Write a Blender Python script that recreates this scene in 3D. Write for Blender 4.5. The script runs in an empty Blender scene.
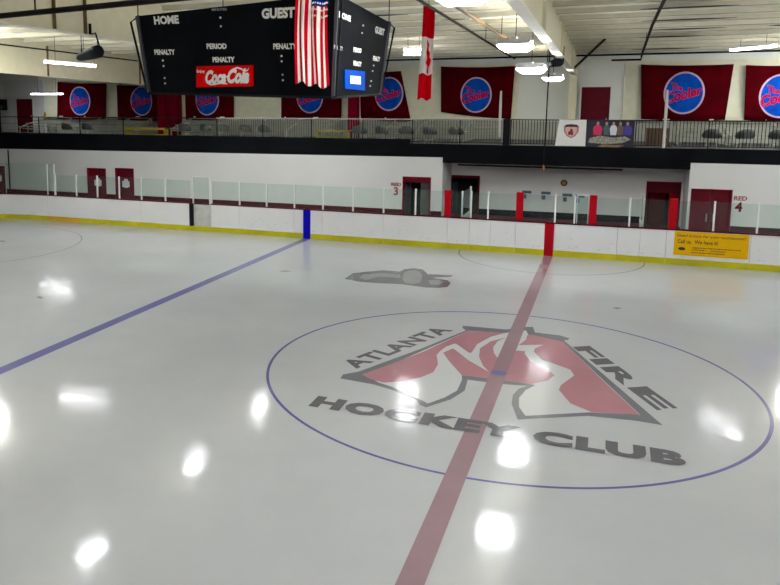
import bpy, bmesh, math, random
from mathutils import Vector, Matrix
random.seed(7)
S = bpy.context.scene
COL = S.collection
V = Vector

# ------------------------------------------------------------------ camera
FPX, PX, PY = 757.0, 291.68, 219.04            # focal length and optical centre of the (cropped) photograph
CAM = V((1.735, -14.741, 5.163)); YAW, PIT = -0.395, 0.146
FW = V((math.sin(YAW)*math.cos(PIT), math.cos(YAW)*math.cos(PIT), -math.sin(PIT)))
RT = V((math.cos(YAW), -math.sin(YAW), 0)); UP = RT.cross(FW)

def at(u, v, x=None, y=None, z=None):
    """where a measured point of the photo lies on a known plane of the hall"""
    d = FW + RT*((u-PX)/FPX) - UP*((v-PY)/FPX)
    t = (x-CAM.x)/d.x if x is not None else (y-CAM.y)/d.y if y is not None else (z-CAM.z)/d.z
    return CAM + d*t

cd = bpy.data.cameras.new('camera'); cam = bpy.data.objects.new('camera', cd); COL.objects.link(cam)
cd.sensor_width = 36; cd.lens = 36*FPX/780
cd.shift_x = (390-PX)/780; cd.shift_y = -(292.5-PY)/780
cd.clip_end = 300
m = Matrix((RT, UP, -FW)).transposed().to_4x4(); m.translation = CAM
cam.matrix_world = m
S.camera = cam

# ------------------------------------------------------------------ materials
MATS = {}
def newmat(name):
    m = bpy.data.materials.new(name); m.use_nodes = True
    return m, m.node_tree.nodes, m.node_tree.links, m.node_tree.nodes['Principled BSDF']

def mat(name, col, rough=.6, metal=0., var=.06, scale=3., bump=0., bscale=30., stretch=(1, 1, 1), spec=.4):
    if name in MATS: return MATS[name]
    m, N, L, P = newmat(name)
    tc = N.new('ShaderNodeTexCoord'); mp = N.new('ShaderNodeMapping'); mp.inputs['Scale'].default_value = stretch
    L.new(tc.outputs['Object'], mp.inputs[0])
    nz = N.new('ShaderNodeTexNoise'); nz.inputs['Scale'].default_value = scale; nz.inputs['Detail'].default_value = 5
    L.new(mp.outputs[0], nz.inputs['Vector'])
    rp = N.new('ShaderNodeValToRGB'); rp.color_ramp.elements[0].position = .3; rp.color_ramp.elements[1].position = .7
    c = V(col)
    rp.color_ramp.elements[0].color = (*(c*(1-var)), 1); rp.color_ramp.elements[1].color = (*[min(1, q) for q in c*(1+var)], 1)
    L.new(nz.outputs['Fac'], rp.inputs[0]); L.new(rp.outputs[0], P.inputs['Base Color'])
    P.inputs['Roughness'].default_value = rough; P.inputs['Metallic'].default_value = metal
    P.inputs['Specular IOR Level'].default_value = spec
    if bump:
        n2 = N.new('ShaderNodeTexNoise'); n2.inputs['Scale'].default_value = bscale; n2.inputs['Detail'].default_value = 3
        L.new(mp.outputs[0], n2.inputs['Vector'])
        b = N.new('ShaderNodeBump'); b.inputs['Strength'].default_value = bump; b.inputs['Distance'].default_value = .02
        L.new(n2.outputs['Fac'], b.inputs['Height']); L.new(b.outputs[0], P.inputs['Normal'])
    MATS[name] = m; return m

def ice(name, col, var=.05, alpha=1.):
    """ice seen from above: wet gloss, brushed by skates, worn patches; the same surface over every painted mark"""
    if name in MATS: return MATS[name]
    m, N, L, P = newmat(name)
    g = N.new('ShaderNodeNewGeometry')
    nz = N.new('ShaderNodeTexNoise'); nz.inputs['Scale'].default_value = .35; nz.inputs['Detail'].default_value = 6; nz.inputs['Roughness'].default_value = .6
    L.new(g.outputs['Position'], nz.inputs['Vector'])
    rp = N.new('ShaderNodeValToRGB'); rp.color_ramp.elements[0].position = .32; rp.color_ramp.elements[1].position = .68
    c = V(col); rp.color_ramp.elements[0].color = (*(c*(1-var)), 1); rp.color_ramp.elements[1].color = (*(c*(1+var*.6)), 1)
    L.new(nz.outputs['Fac'], rp.inputs[0]); L.new(rp.outputs[0], P.inputs['Base Color'])
    n2 = N.new('ShaderNodeTexNoise'); n2.inputs['Scale'].default_value = 1.6; n2.inputs['Detail'].default_value = 4
    L.new(g.outputs['Position'], n2.inputs['Vector'])
    mr = N.new('ShaderNodeMapRange'); mr.inputs[1].default_value = .35; mr.inputs[2].default_value = .65
    mr.inputs[3].default_value = .065; mr.inputs[4].default_value = .135
    L.new(n2.outputs['Fac'], mr.inputs[0]); L.new(mr.outputs[0], P.inputs['Roughness'])
    P.inputs['IOR'].default_value = 1.32; P.inputs['Specular IOR Level'].default_value = .5
    n3 = N.new('ShaderNodeTexNoise'); n3.inputs['Scale'].default_value = 1.1; n3.inputs['Detail'].default_value = 3
    L.new(g.outputs['Position'], n3.inputs['Vector'])
    b = N.new('ShaderNodeBump'); b.inputs['Strength'].default_value = .2; b.inputs['Distance'].default_value = .012
    L.new(n3.outputs['Fac'], b.inputs['Height'])
    mp = N.new('ShaderNodeMapping'); mp.inputs['Scale'].default_value = (.35, 1, 1); mp.inputs['Rotation'].default_value = (0, 0, .25); L.new(g.outputs['Position'], mp.inputs[0])
    n4 = N.new('ShaderNodeTexNoise'); n4.inputs['Scale'].default_value = 9; n4.inputs['Detail'].default_value = 4; n4.inputs['Distortion'].default_value = .4
    L.new(mp.outputs[0], n4.inputs['Vector'])
    b2 = N.new('ShaderNodeBump'); b2.inputs['Strength'].default_value = .3; b2.inputs['Distance'].default_value = .0024
    L.new(n4.outputs['Fac'], b2.inputs['Height']); L.new(b.outputs[0], b2.inputs['Normal']); L.new(b2.outputs[0], P.inputs['Normal'])
    if alpha < 1: P.inputs['Alpha'].default_value = alpha
    MATS[name] = m; return m

def emit(name, col, s):
    if name in MATS: return MATS[name]
    m, N, L, P = newmat(name)
    P.inputs['Base Color'].default_value = (*col, 1); P.inputs['Emission Color'].default_value = (*col, 1)
    P.inputs['Emission Strength'].default_value = s
    MATS[name] = m; return m

def glassmat():
    m = bpy.data.materials.new('rink_glass'); m.use_nodes = True
    N, L = m.node_tree.nodes, m.node_tree.links
    N.remove(N['Principled BSDF']); out = N['Material Output']
    t = N.new('ShaderNodeBsdfTransparent'); t.inputs[0].default_value = (.90, .955, .935, 1)
    d = N.new('ShaderNodeBsdfDiffuse'); d.inputs[0].default_value = (.68, .80, .76, 1)
    g = N.new('ShaderNodeBsdfGlossy'); g.inputs['Roughness'].default_value = .03
    fr = N.new('ShaderNodeFresnel'); fr.inputs[0].default_value = 1.25
    nz = N.new('ShaderNodeTexNoise'); nz.inputs['Scale'].default_value = 2.2
    tc = N.new('ShaderNodeTexCoord'); L.new(tc.outputs['Object'], nz.inputs['Vector'])
    mr = N.new('ShaderNodeMapRange'); mr.inputs[3].default_value = .0; mr.inputs[4].default_value = .035
    L.new(nz.outputs['Fac'], mr.inputs[0])
    m1 = N.new('ShaderNodeMixShader'); m2 = N.new('ShaderNodeMixShader')
    L.new(mr.outputs[0], m1.inputs[0]); L.new(t.outputs[0], m1.inputs[1]); L.new(d.outputs[0], m1.inputs[2])
    L.new(fr.outputs[0], m2.inputs[0]); L.new(m1.outputs[0], m2.inputs[1]); L.new(g.outputs[0], m2.inputs[2])
    L.new(m2.outputs[0], out.inputs[0]); return m

GLASS = glassmat()
M_ICE = ice('ice_surface', (.415, .425, .44), .06)
M_ICEWHITE = ice('ice_white_paint', (.49, .50, .51), .03)
M_ICERED = ice('ice_red_paint', (.37, .18, .21), .12)
M_ICEGREY = ice('ice_grey_paint', (.16, .16, .18), .2)
M_ICETEXT = ice('ice_letter_paint', (.12, .118, .13), .2)
M_ICEBLUE = ice('ice_blue_paint', (.14, .14, .30), .12)
M_ICECIRC = ice('ice_circle_paint', (.12, .115, .27), .2)
M_ICELINE = ice('ice_center_line_paint', (.33, .21, .24), .15, .8)
M_ICEFAINT = ice('ice_faint_paint', (.26, .23, .26), .2)
M_ICECREST = ice('ice_crest_paint', (.13, .13, .14), .35)
M_ICECREST2 = ice('ice_crest_light_paint', (.22, .22, .225), .3)

M_BOARD = mat('dasher_white', (.72, .72, .74), .35, var=.03, scale=1.2)
M_SCUFF = mat('dasher_scuff', (.60, .61, .64), .4, var=.2, scale=9)
M_KICK = mat('kick_yellow', (.46, .42, .004), .4, var=.15, scale=2)
M_KICKO = mat('kick_orange', (.58, .34, .01), .4, var=.1, scale=2)
M_CAP = mat('cap_maroon', (.07, .001, .006), .7, spec=.05)
M_SEAM = mat('seam_grey', (.5, .5, .52), .5)
M_BLUE = mat('board_blue', (.0, .0, .42), .6, spec=.1)
M_RED = mat('board_red', (.36, .0, .008), .6, spec=.1)
M_ALU = mat('aluminium_post', (.78, .79, .79), .4, .0, var=.03)
M_WALLW = mat('wall_white', (.76, .76, .77), .7, var=.02, scale=.8, bump=.05, bscale=20)
M_WALLU = mat('wall_upper', (.84, .86, .83), .8, var=.05, scale=.7)
M_CREAM = mat('cream_panel', (.84, .83, .66), .7, var=.05)
M_MAROON = mat('maroon_door', (.11, .001, .010), .6, var=.12, spec=.15)
M_MAROONL = mat('maroon_trim', (.17, .003, .014), .7, var=.1, spec=.1)
M_BANNER = mat('banner_cloth', (.075, .0, .003), .95, var=.3, scale=1.4, bump=.15, bscale=8, spec=.05)
M_BDISC = mat('banner_blue', (.004, .075, .48), .9, var=.25, scale=3, spec=.05)
M_BRING = mat('banner_ring', (.62, .45, .60), .6)
M_BTEXT = mat('banner_red', (.50, .004, .05), .9, var=.2, spec=.05)
M_BTEXTB = mat('banner_letter_edge', (.32, .10, .38), .9, spec=.05)
M_CEIL = mat('ceiling_insulation', (.92, .90, .77), .8, var=.07, scale=1.1, bump=.15, bscale=2.5, stretch=(.3, 1, 1))
M_PURLIN = mat('purlin_cream', (.74, .71, .58), .6)
M_BEAM = mat('beam_cream', (.80, .75, .56), .5, var=.04)
M_BEAMW = mat('beam_flange', (.84, .81, .68), .5, var=.05)
M_BROWN = mat('rust_brown', (.16, .09, .03), .6, var=.2)
M_BLACK = mat('black_paint', (.006, .007, .010), .7, var=.2, spec=.12)
M_FASCIA = mat('fascia_black', (.004, .0045, .007), .8, var=.3, scale=.8, spec=.1)
M_PIPE = mat('pipe_dark', (.012, .009, .008), .7, spec=.1)
M_DARK = mat('dark_interior', (.05, .06, .065), .7)
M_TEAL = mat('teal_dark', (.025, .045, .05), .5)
M_FLOOR = mat('concrete_floor', (.25, .23, .22), .8)
M_RUBBER = mat('rubber_maroon', (.10, .015, .02), .8, var=.2)
M_GREY = mat('metal_grey', (.42, .42, .42), .45, .6)
M_BLEACH = mat('bleacher_aluminium', (.36, .38, .30), .6, .1, var=.1)
M_DECK = mat('deck_floor', (.09, .09, .085), .8)
M_CHAIR = mat('chair_dark', (.07, .075, .07), .5, var=.2)
M_YEL = mat('safety_yellow', (.40, .33, .03), .5)
M_SBD = mat('scoreboard_black', (.003, .004, .006), .9, var=.25, spec=.08)
M_SBF = mat('scoreboard_edge', (.04, .04, .05), .6, spec=.2)
M_WHITE = mat('white_letter', (.85, .85, .83), .5, var=.01)
M_DIM = mat('dim_letter', (.38, .39, .40), .5, var=.05)
M_COKE = mat('sign_red', (.68, .0, .0), .8, var=.02, spec=.05)
M_SBLUE = mat('sign_blue', (.0, .06, .42), .8, var=.05, spec=.05)
M_SIGNY = mat('sign_yellow', (.72, .40, .0), .6, var=.04, spec=.1)
M_INK = mat('ink_black', (.03, .025, .02), .5)
M_PRED = mat('wall_red_paint', (.30, .06, .05), .6)
M_PAPER = mat('paper_white', (.75, .77, .82), .6)
M_FRED = mat('flag_red', (.48, .0, .01), .9, var=.12, spec=.05)
M_FRED2 = mat('flag_bright_red', (.60, .0, .006), .9, var=.08, spec=.05)
M_FWHITE = mat('flag_white', (.80, .77, .74), .7, var=.05)
M_FBLUE = mat('flag_blue', (.0, .015, .15), .9, var=.1, spec=.05)
M_ORANGE = mat('orange_brown', (.45, .14, .03), .5)
M_LENS = emit('lamp_lens', (.94, .97, 1.), 32)
M_UPGLOW = emit('lamp_top_lens', (1., .98, .92), 26)  # upward glow added to the lamps to brighten the roof
M_DIMLENS = emit('lamp_dim_lens', (.955, .975, 1.), 6)
M_TUBEDIM = emit('tube_dim_lens', (.97, .97, 1.), 14)
M_TUBE = emit('tube_lens', (.97, .97, 1.), 30)

# ------------------------------------------------------------------ helpers
LOC = {}
def wloc(o): return LOC.get(o.name, V((0, 0, 0))) if o else V((0, 0, 0))

class MB:
    def __init__(s): s.v = []; s.f = []; s.mi = []
    def add(s, vs, fs, mi=0):
        b = len(s.v); s.v += [tuple(v) for v in vs]; s.f += [tuple(b+i for i in f) for f in fs]; s.mi += [mi]*len(fs); return s
    def box(s, x0, x1, y0, y1, z0, z1, mi=0):
        return s.add([(x, y, z) for z in (z0, z1) for x, y in ((x0, y0), (x1, y0), (x1, y1), (x0, y1))],
                     [(3, 2, 1, 0), (4, 5, 6, 7), (0, 1, 5, 4), (1, 2, 6, 5), (2, 3, 7, 6), (3, 0, 4, 7)], mi)
    def bar(s, a, b, w, h=None, mi=0, up=V((0, 0, 1))):
        a, b = V(a), V(b); d = (b-a).normalized(); h = h or w
        sx = d.cross(up); sx = sx.normalized() if sx.length > 1e-4 else V((1, 0, 0)); sz = sx.cross(d)
        q = [sx*(w/2*i)+sz*(h/2*j) for i, j in ((-1, -1), (1, -1), (1, 1), (-1, 1))]
        return s.add([a+k for k in q]+[b+k for k in q], [(3, 2, 1, 0), (4, 5, 6, 7), (0, 1, 5, 4), (1, 2, 6, 5), (2, 3, 7, 6), (3, 0, 4, 7)], mi)
    def tube(s, pts, r, n=8, mi=0):
        pts = [V(p) for p in pts]; rings = []
        for i, p in enumerate(pts):
            d = (pts[min(i+1, len(pts)-1)]-pts[max(i-1, 0)]).normalized()
            sx = d.cross(V((0, 0, 1))); sx = sx.normalized() if sx.length > 1e-3 else V((1, 0, 0)); sy = sx.cross(d)
            rr = r[i] if isinstance(r, (list, tuple)) else r
            rings.append([p+sx*rr*math.cos(2*math.pi*k/n)+sy*rr*math.sin(2*math.pi*k/n) for k in range(n)])
        vs = [q for R in rings for q in R]; fs = [tuple(range(n)), tuple(range((len(pts)-1)*n, len(pts)*n))[::-1]]
        for i in range(len(pts)-1):
            for k in range(n): fs.append((i*n+k, (i+1)*n+k, (i+1)*n+(k+1) % n, i*n+(k+1) % n))
        return s.add(vs, fs, mi)
    def prism(s, poly, n, t, mi=0):
        """closed outline (world points) given the thickness t along n"""
        poly = [V(p) for p in poly]; n = V(n).normalized()*t; k = len(poly)
        vs = poly+[p+n for p in poly]
        return s.add(vs, [tuple(range(k)), tuple(range(k, 2*k))[::-1]]+[(i, i+k, (i+1) % k+k, (i+1) % k) for i in range(k)], mi)
    def build(s, name, mt, parent=None, local=False, smooth=False, bevel=0):
        me = bpy.data.meshes.new(name); off = V((0, 0, 0)) if local else wloc(parent)
        me.from_pydata([tuple(V(v)-off) for v in s.v], [], s.f)
        for q in (mt if isinstance(mt, (list, tuple)) else [mt]): me.materials.append(q)
        for p, i in zip(me.polygons, s.mi): p.material_index = i; p.use_smooth = smooth
        bm = bmesh.new(); bm.from_mesh(me); bmesh.ops.recalc_face_normals(bm, faces=bm.faces); bm.to_mesh(me); bm.free()
        me.update()
        o = bpy.data.objects.new(name, me); COL.objects.link(o)
        if parent: o.parent = parent; LOC[o.name] = wloc(parent)
        if bevel:
            bv = o.modifiers.new('bevel', 'BEVEL'); bv.width = bevel; bv.segments = 2; bv.limit_method = 'ANGLE'
        return o

def tag(o, label=None, cat=None, group=None, kind=None):
    if label: o['label'] = label
    if cat: o['category'] = cat
    if group: o['group'] = group
    if kind: o['kind'] = kind
    return o
def empty(name, loc, label=None, cat=None, group=None, kind=None):
    o = bpy.data.objects.new(name, None); COL.objects.link(o); o.location = V(loc); o.empty_display_size = .1
    LOC[o.name] = V(loc); return tag(o, label, cat, group, kind)
def copy_tree(o, parent=None):
    c = o.copy(); COL.objects.link(c)
    if parent: c.parent = parent
    for ch in [q for q in o.children]: copy_tree(ch, c)
    return c
def struct(o, label=None): o['kind'] = 'structure'; return tag(o, label)
def ordn(n): return ['first', 'second', 'third', 'fourth', 'fifth', 'sixth', 'seventh', 'eighth', 'ninth', 'tenth', 'eleventh', 'twelfth', 'thirteenth', 'fourteenth', 'fifteenth', 'sixteenth'][n]

TXT = {}
def text_geo(body, bold=0., shear=0., res=3, space=1.):
    key = (body, bold, shear, space)
    if key in TXT: return TXT[key]
    c = bpy.data.curves.new('t', 'FONT'); c.body = body; c.size = 1; c.offset = bold; c.shear = shear; c.resolution_u = res; c.space_character = space
    o = bpy.data.objects.new('t', c); COL.objects.link(o)
    dg = bpy.context.evaluated_depsgraph_get(); dg.update()
    me = bpy.data.meshes.new_from_object(o.evaluated_get(dg))
    vs = [v.co.copy() for v in me.vertices]; fs = [tuple(p.vertices) for p in me.polygons]
    bpy.data.objects.remove(o); bpy.data.curves.remove(c); bpy.data.meshes.remove(me)
    x0, x1 = min(v.x for v in vs), max(v.x for v in vs); y0, y1 = min(v.y for v in vs), max(v.y for v in vs)
    TXT[key] = ([((v.x-x0)/(x1-x0), (v.y-y0)/(y1-y0)) for v in vs], fs); return TXT[key]
def text(name, body, O, X, Y, mt, parent, bold=.02, shear=0., space=1., warp=None, label=None):
    """flat lettering filling the box O, O+X, O+Y"""
    uv, fs = text_geo(body, bold, shear, space=space); O, X, Y = V(O), V(X), V(Y)
    b = MB(); b.add([warp(u, v) if warp else O+X*u+Y*v for u, v in uv], fs)
    return tag(b.build(name, mt, parent), label)

# ================================================================== the ice
YB = 12.92; XC, RC = -22.0, 8.5                   # board face; corner start and radius
def boardpath():
    p = [(14, YB)]
    p.append((XC, YB))
    for i in range(1, 19):
        a = math.pi/2 + i*math.pi/36
        p.append((XC+RC*math.cos(a), YB-RC+RC*math.sin(a)))
    p.append((XC-RC, -12)); return p
b = MB(); b.box(-37, 30, -24, 24, -.3, -.06)
struct(b.build('floor', M_FLOOR))
b = MB(); pp = boardpath(); b.prism([(x, y, -.05) for x, y in pp]+[(14, -12, -.05)], (0, 0, 1), .05)
ICE = b.build('floor_ice', M_ICE); struct(ICE, 'glossy pale grey ice sheet with painted hockey markings')

def flat(name, poly, z, mt, parent, label=None):
    b = MB(); b.add([(p[0], p[1], z) for p in poly], [tuple(range(len(poly)))]); return tag(b.build(name, mt, parent), label)
def ring(name, cx, cy, r0, r1, z, mt, parent, a0=0, a1=2*math.pi, n=160, label=None):
    b = MB(); vs = []; fs = []
    for i in range(n+1):
        a = a0+(a1-a0)*i/n
        vs += [(cx+r0*math.cos(a), cy+r0*math.sin(a), z), (cx+r1*math.cos(a), cy+r1*math.sin(a), z)]
    for i in range(n): fs.append((2*i, 2*i+1, 2*i+3, 2*i+2))
    b.add(vs, fs); return tag(b.build(name, mt, parent), label)
def trace(px, z=0): return [at(u, v, z=0)[:2] for u, v in px]

ring('center_circle', 0, 0, 4.515, 4.572, .002, M_ICECIRC, ICE, label='thin blue painted face-off circle around the logo')
flat('blue_line', [(-9.295, -12), (-8.99, -12), (-8.99, YB-.02), (-9.295, YB-.02)], .002, M_ICEBLUE, ICE, 'blue painted line running to the boards')
ring('referee_crease', 0, YB-.03, 3.05, 3.10, .002, M_ICEFAINT, ICE, math.pi, 2*math.pi, 60, 'faint red half circle against the boards')
ring('face_off_circle', -21.03, 6.71, 4.52, 4.57, .002, M_ICEFAINT, ICE, label='faint painted circle near the left corner')
b = MB()
for k in range(24): pass
flat('face_off_mark', trace([(0, 240.5), (5, 240.8), (5, 242), (0, 242)]), .003, M_ICEFAINT, ICE)

LOGO = flat('center_logo', trace([(340.4,378.5),(343,374.6),(359,371.5),(421,348.8),(466,330.5),(462.3,328),(463,325.8),(506,329.5),(526,327),(533,327),(535,332.5),(560,335.5),(569.4,338.3),(568,340),(564,340.5),(662.7,425.4),(637.7,421),(587.7,416),(530,419),(517.7,419.8),(511.5,403.8),(513,395),(519,388.5),(527.7,386),(500,384),(467.7,379.8),(464.6,390.8),(450.8,399.5),(426,407.5),(420,405),(416.2,400),(391.2,389.8),(373.5,384.5)]), .002, M_ICEGREY, ICE, 'grey outlined logo painted at centre ice')
def lp(name, px, z, mt, label=None): return flat(name, trace(px), z, mt, LOGO, label)
lp('white_field', [(366,375.8),(468,331),(506,333),(526,330.5),(529,336),(562.7,342),(640,415),(590,412.5),(525.4,416),(519,407),(519,398),(526,390),(535.4,385.4),(531,384.3),(506,380.8),(461.8,375.4),(462,380),(457,390.8),(444.6,397.7),(427.7,403.8),(423,401),(392,387),(379,382.8)], .004, M_ICEWHITE, 'white field of the logo')
RL = 'red panel of the logo'
lp('red_panel', [(362,374.8),(390,364.5),(422.7,352.2),(467.7,331.3),(506,333),(490.8,337),(477,344.6),(471.5,353),(469,353),(457,344.6),(454.6,343.8),(446,347),(440,351.5),(436.5,355.4),(437.5,360),(438,364.6),(433.5,372.3),(421,377.7),(402.7,381.5),(384,383),(371,379.5)], .006, M_ICERED, RL)
lp('red_panel', [(453,348.5),(457,351.5),(467.7,360),(489,372.3),(483,366),(479,357),(480,348.5),(490.8,341.5),(506,337.7),(497.7,341.5),(493,347.7),(493.8,353),(497.7,358.5),(501.5,356.2),(517,350.8),(525.4,351.5),(524.6,353.8),(530.8,361.5),(547.7,370),(554.6,375.4),(547.7,380.8),(530.8,384.3),(506,380.8),(486,378.5),(461.5,375.4),(449.2,361.5),(443,353)], .006, M_ICERED, RL)
lp('red_panel', [(527,335.5),(533,335),(562.7,342),(601,379),(639.6,415.2),(591.5,412.3),(570.4,403.7),(558.8,390.2),(560.8,385.4),(574.2,375.8),(570.4,370),(541.5,359.4),(533.8,351.7),(534.8,348.8),(543.5,345),(518.5,345.4),(526,340)], .006, M_ICERED, RL)
GL = 'dark grey block letters'
text('lettering', 'HOCKEY CLUB', (-2.85, -3.0, .0105), (5.9, 0, 0), (0, .52, 0), M_ICETEXT, LOGO, .062, space=1.12, label=GL)
def gz(u, v, z=.004): q = at(u, v, z=0); q.z = z; return q
O_ = gz(356.5, 368.9); text('lettering', 'ATLANTA', O_, gz(453.5, 330.5)-O_, gz(338.3, 363.6)-O_, M_ICETEXT, LOGO, .04, space=1.08, label=GL)
O_ = gz(572.3, 347); X_ = gz(657, 410.4)-O_; Y_ = gz(589.6, 346)-O_
for ch, a, e in (('F', 0, .215), ('I', .235, .335), ('R', .375, .665), ('E', .695, 1.)):
    text('lettering', ch, O_+X_*a, X_*(e-a), Y_, M_ICETEXT, LOGO, .045, label=GL)
ring('face_off_dot', 0, 0, 0.001, .15, .0085, M_ICEBLUE, ICE, label='small blue centre dot')
flat('center_line', [(-.15, -12), (.15, -12), (.15, YB-.02), (-.15, YB-.02)], .008, M_ICELINE, ICE, 'wide faded red line across the middle of the ice')
# crest to the upper left of the circle
z7 = lambda L: [(340+x/6.5, 255+y/6.5) for x, y in L]
CR = flat('crest_mark', trace(z7([(30,155),(80,120),(180,108),(280,100),(390,108),(420,92),(480,86),(540,95),(570,125),(740,130),(720,142),(600,148),(700,165),(720,182),(700,208),(640,214),(560,212),(400,190),(260,184),(130,175)])), .002, M_ICECREST, ICE, 'dark grey faded crest painted between blue line and centre circle')
flat('crest_oval', trace(z7([(405,150),(415,115),(450,102),(500,102),(530,120),(535,150),(520,180),(470,190),(420,180)])), .004, M_ICECREST2, CR)
flat('crest_band', trace(z7([(120,150),(150,128),(280,118),(390,125),(395,150),(250,142),(170,165)])), .004, M_ICECREST2, CR)
flat('crest_band', trace(z7([(575,165),(640,160),(680,175),(640,195),(585,190)])), .004, M_ICECREST2, CR)
# skate gouges in the ice
for (u0, v0, u1, v1) in ((36, 297, 44, 298), (278, 271, 292, 271.5), (612, 308, 622, 308.5)):
    p = trace([(u0, v0), ((u0+u1)/2, v0-.8), (u1, v1), ((u0+u1)/2, v1+.9)])
    flat('scratch_mark', p, .003, M_ICEFAINT, ICE)

# ================================================================== boards
def seg_panel(x0, x1, name, label, group=None, kickm=M_KICK, inset=0., seam=True):
    t = empty(name, ((x0+x1)/2, YB+.06, 0), label, 'rink boards', group)
    MB().box(x0+.006, x1-.006, YB+inset, YB+.11, 0, 1.15).build('panel', M_BOARD, t)
    MB().box(x0+.002, x1-.002, YB-.015+inset, YB+inset, .0, .215).build('kick_plate', kickm, t, bevel=.004)
    MB().box(x0+.001, x1-.001, YB-.02+inset, YB+.16, 1.15, 1.19).build('cap_rail', M_CAP, t, bevel=.006)
    if seam: MB().box(x0+.001, x0+.011, YB-.003, YB+.1, .215, 1.15).build('seam', M_SEAM, t)
    return t
edges = [-21.6, -19.24, -16.92, -14.5]
lab = ['white rink board panel with orange kick strip, left of the two small maroon doors',
       'white rink board panel below the two small maroon doors',
       'white rink board panel just left of the open board gate']
for i in range(3):
    t = seg_panel(edges[i], edges[i+1], 'dasher_board', lab[i], 'white rink board panels')
    if i == 0: MB().box(-21.59, -20.2, YB-.019, YB-.014, 0, .215).build('orange_strip', M_KICKO, t)
seg_panel(-22.0, -21.6, 'dasher_board', 'narrow white rink board strip where the corner begins', 'white rink board panels', M_KICKO)
# corner panels
arc = [(XC+RC*math.cos(math.pi/2+i*math.pi/40), YB-RC+RC*math.sin(math.pi/2+i*math.pi/40)) for i in range(21)]
for j in range(5):
    pts = arc[j*4:j*4+5]; c = V((XC, YB-RC, 0))
    t = empty('corner_board', (pts[2][0], pts[2][1], 0), 'curved white rink board in the left corner, %s from the straight side' % ordn(j), 'rink boards', 'curved corner boards')
    def band(z0, z1, o0, o1):
        b = MB()
        for a, e in zip(pts[:-1], pts[1:]):
            a, e = V((*a, 0)), V((*e, 0)); na, ne = (a-c).normalized(), (e-c).normalized()
            q = [a+na*o0, e+ne*o0, e+ne*o1, a+na*o1]
            b.add([V((p.x, p.y, z)) for z in (z0, z1) for p in q], [(3, 2, 1, 0), (4, 5, 6, 7), (0, 1, 5, 4), (1, 2, 6, 5), (2, 3, 7, 6), (3, 0, 4, 7)])
        return b
    band(0, 1.15, 0, .11).build('panel', M_BOARD, t); band(0, .215, -.015, 0).build('kick_plate', M_KICK, t)
    band(1.15, 1.19, -.02, .16).build('cap_rail', M_CAP, t)
    if j < 4:
        g = empty('safety_glass', (pts[2][0], pts[2][1], 1.19), 'tall clear glass pane over the left corner boards, %s from the straight side' % ordn(j), 'rink glass', 'tall corner glass panes')
        band(1.19, 2.62, .05, .06).build('pane', GLASS, g)
        a = V((*pts[0], 0)); n_ = (a-c).normalized(); p = a+n_*.06
        MB().box(p.x-.022, p.x+.022, p.y-.02, p.y+.02, 1.19, 2.6).build('post', M_ALU, g)
t = empty('safety_glass', (-21.8, YB+.06, 1.19), 'tall clear glass pane at the right end of the tall corner glass', 'rink glass', 'tall corner glass panes')
MB().box(-21.98, -21.61, YB+.05, YB+.06, 1.19, 2.62).build('pane', GLASS, t); MB().box(-21.61, -21.58, YB+.03, YB+.08, 1.19, 2.6).build('post', M_ALU, t)
# gate
G = empty('board_gate', (-14.0, YB+.1, 0), 'open player gate in the rink boards, dark gap at its left side', 'gate')
MB().box(-14.38, -13.52, YB+.13, YB+.2, .0, 1.12).build('panel', mat('gate_panel', (.50, .50, .50), .5, var=.15), G, bevel=.01)
MB().box(-14.5, -14.36, YB+.0, YB+.2, .0, 1.16).build('hinge_post', M_BLACK, G)
MB().box(-13.53, -13.46, YB+.02, YB+.2, .0, 1.16).build('latch_post', M_SEAM, G)
MB().box(-14.5, -13.46, YB-.01, YB+.12, .0, .2).build('kick_plate', M_KICK, G)
MB().box(-14.36, -13.53, YB+.12, YB+.21, 1.12, 1.16).build('cap_rail', M_CAP, G)
fr = MB(); fr.box(-14.36, -14.31, YB+.05, YB+.1, 1.16, 2.32).box(-13.56, -13.51, YB+.05, YB+.1, 1.16, 2.32).box(-14.36, -13.51, YB+.05, YB+.1, 2.28, 2.32)
fr.build('glass_frame', M_ALU, G)
MB().box(-14.31, -13.56, YB+.07, YB+.08, 1.18, 2.28).build('pane', GLASS, G)

edges = [(-13.46, -12.15, 'white rink board panel just right of the open board gate'),
 (-12.15, -9.7, 'scuffed white rink board panel left of the blue stripe'),
 (-9.7, -8.5, 'short white rink board panel carrying the blue stripe'),
 (-8.5, -6.02, 'white rink board panel right of the blue stripe'),
 (-6.02, -3.58, 'white rink board panel below the open doorway marked 3'),
 (-3.58, -2.78, 'narrow white rink board panel right of the leftmost red post'),
 (-2.78, -2.03, 'narrow white rink board panel like a small door, left of the red stripe'),
 (-2.03, -1.15, 'narrow white rink board panel left of the second red post'),
 (-1.15, .165, 'white rink board panel with the red stripe at its right end'),
 (.165, 2.19, 'white rink board panel just right of the red stripe'),
 (2.19, 2.89, 'narrow white rink board panel between red stripe and yellow sign'),
 (2.89, 3.68, 'narrow white rink board panel just left of the yellow sign'),
 (3.68, 6.11, 'white rink board panel carrying the yellow sign'),
 (6.11, 8.5, 'white rink board panel right of the yellow sign'),
 (8.5, 10.9, 'white rink board panel past the right edge of the yellow sign'), (10.9, 14, 'white rink board panel at the far right')]
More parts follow.
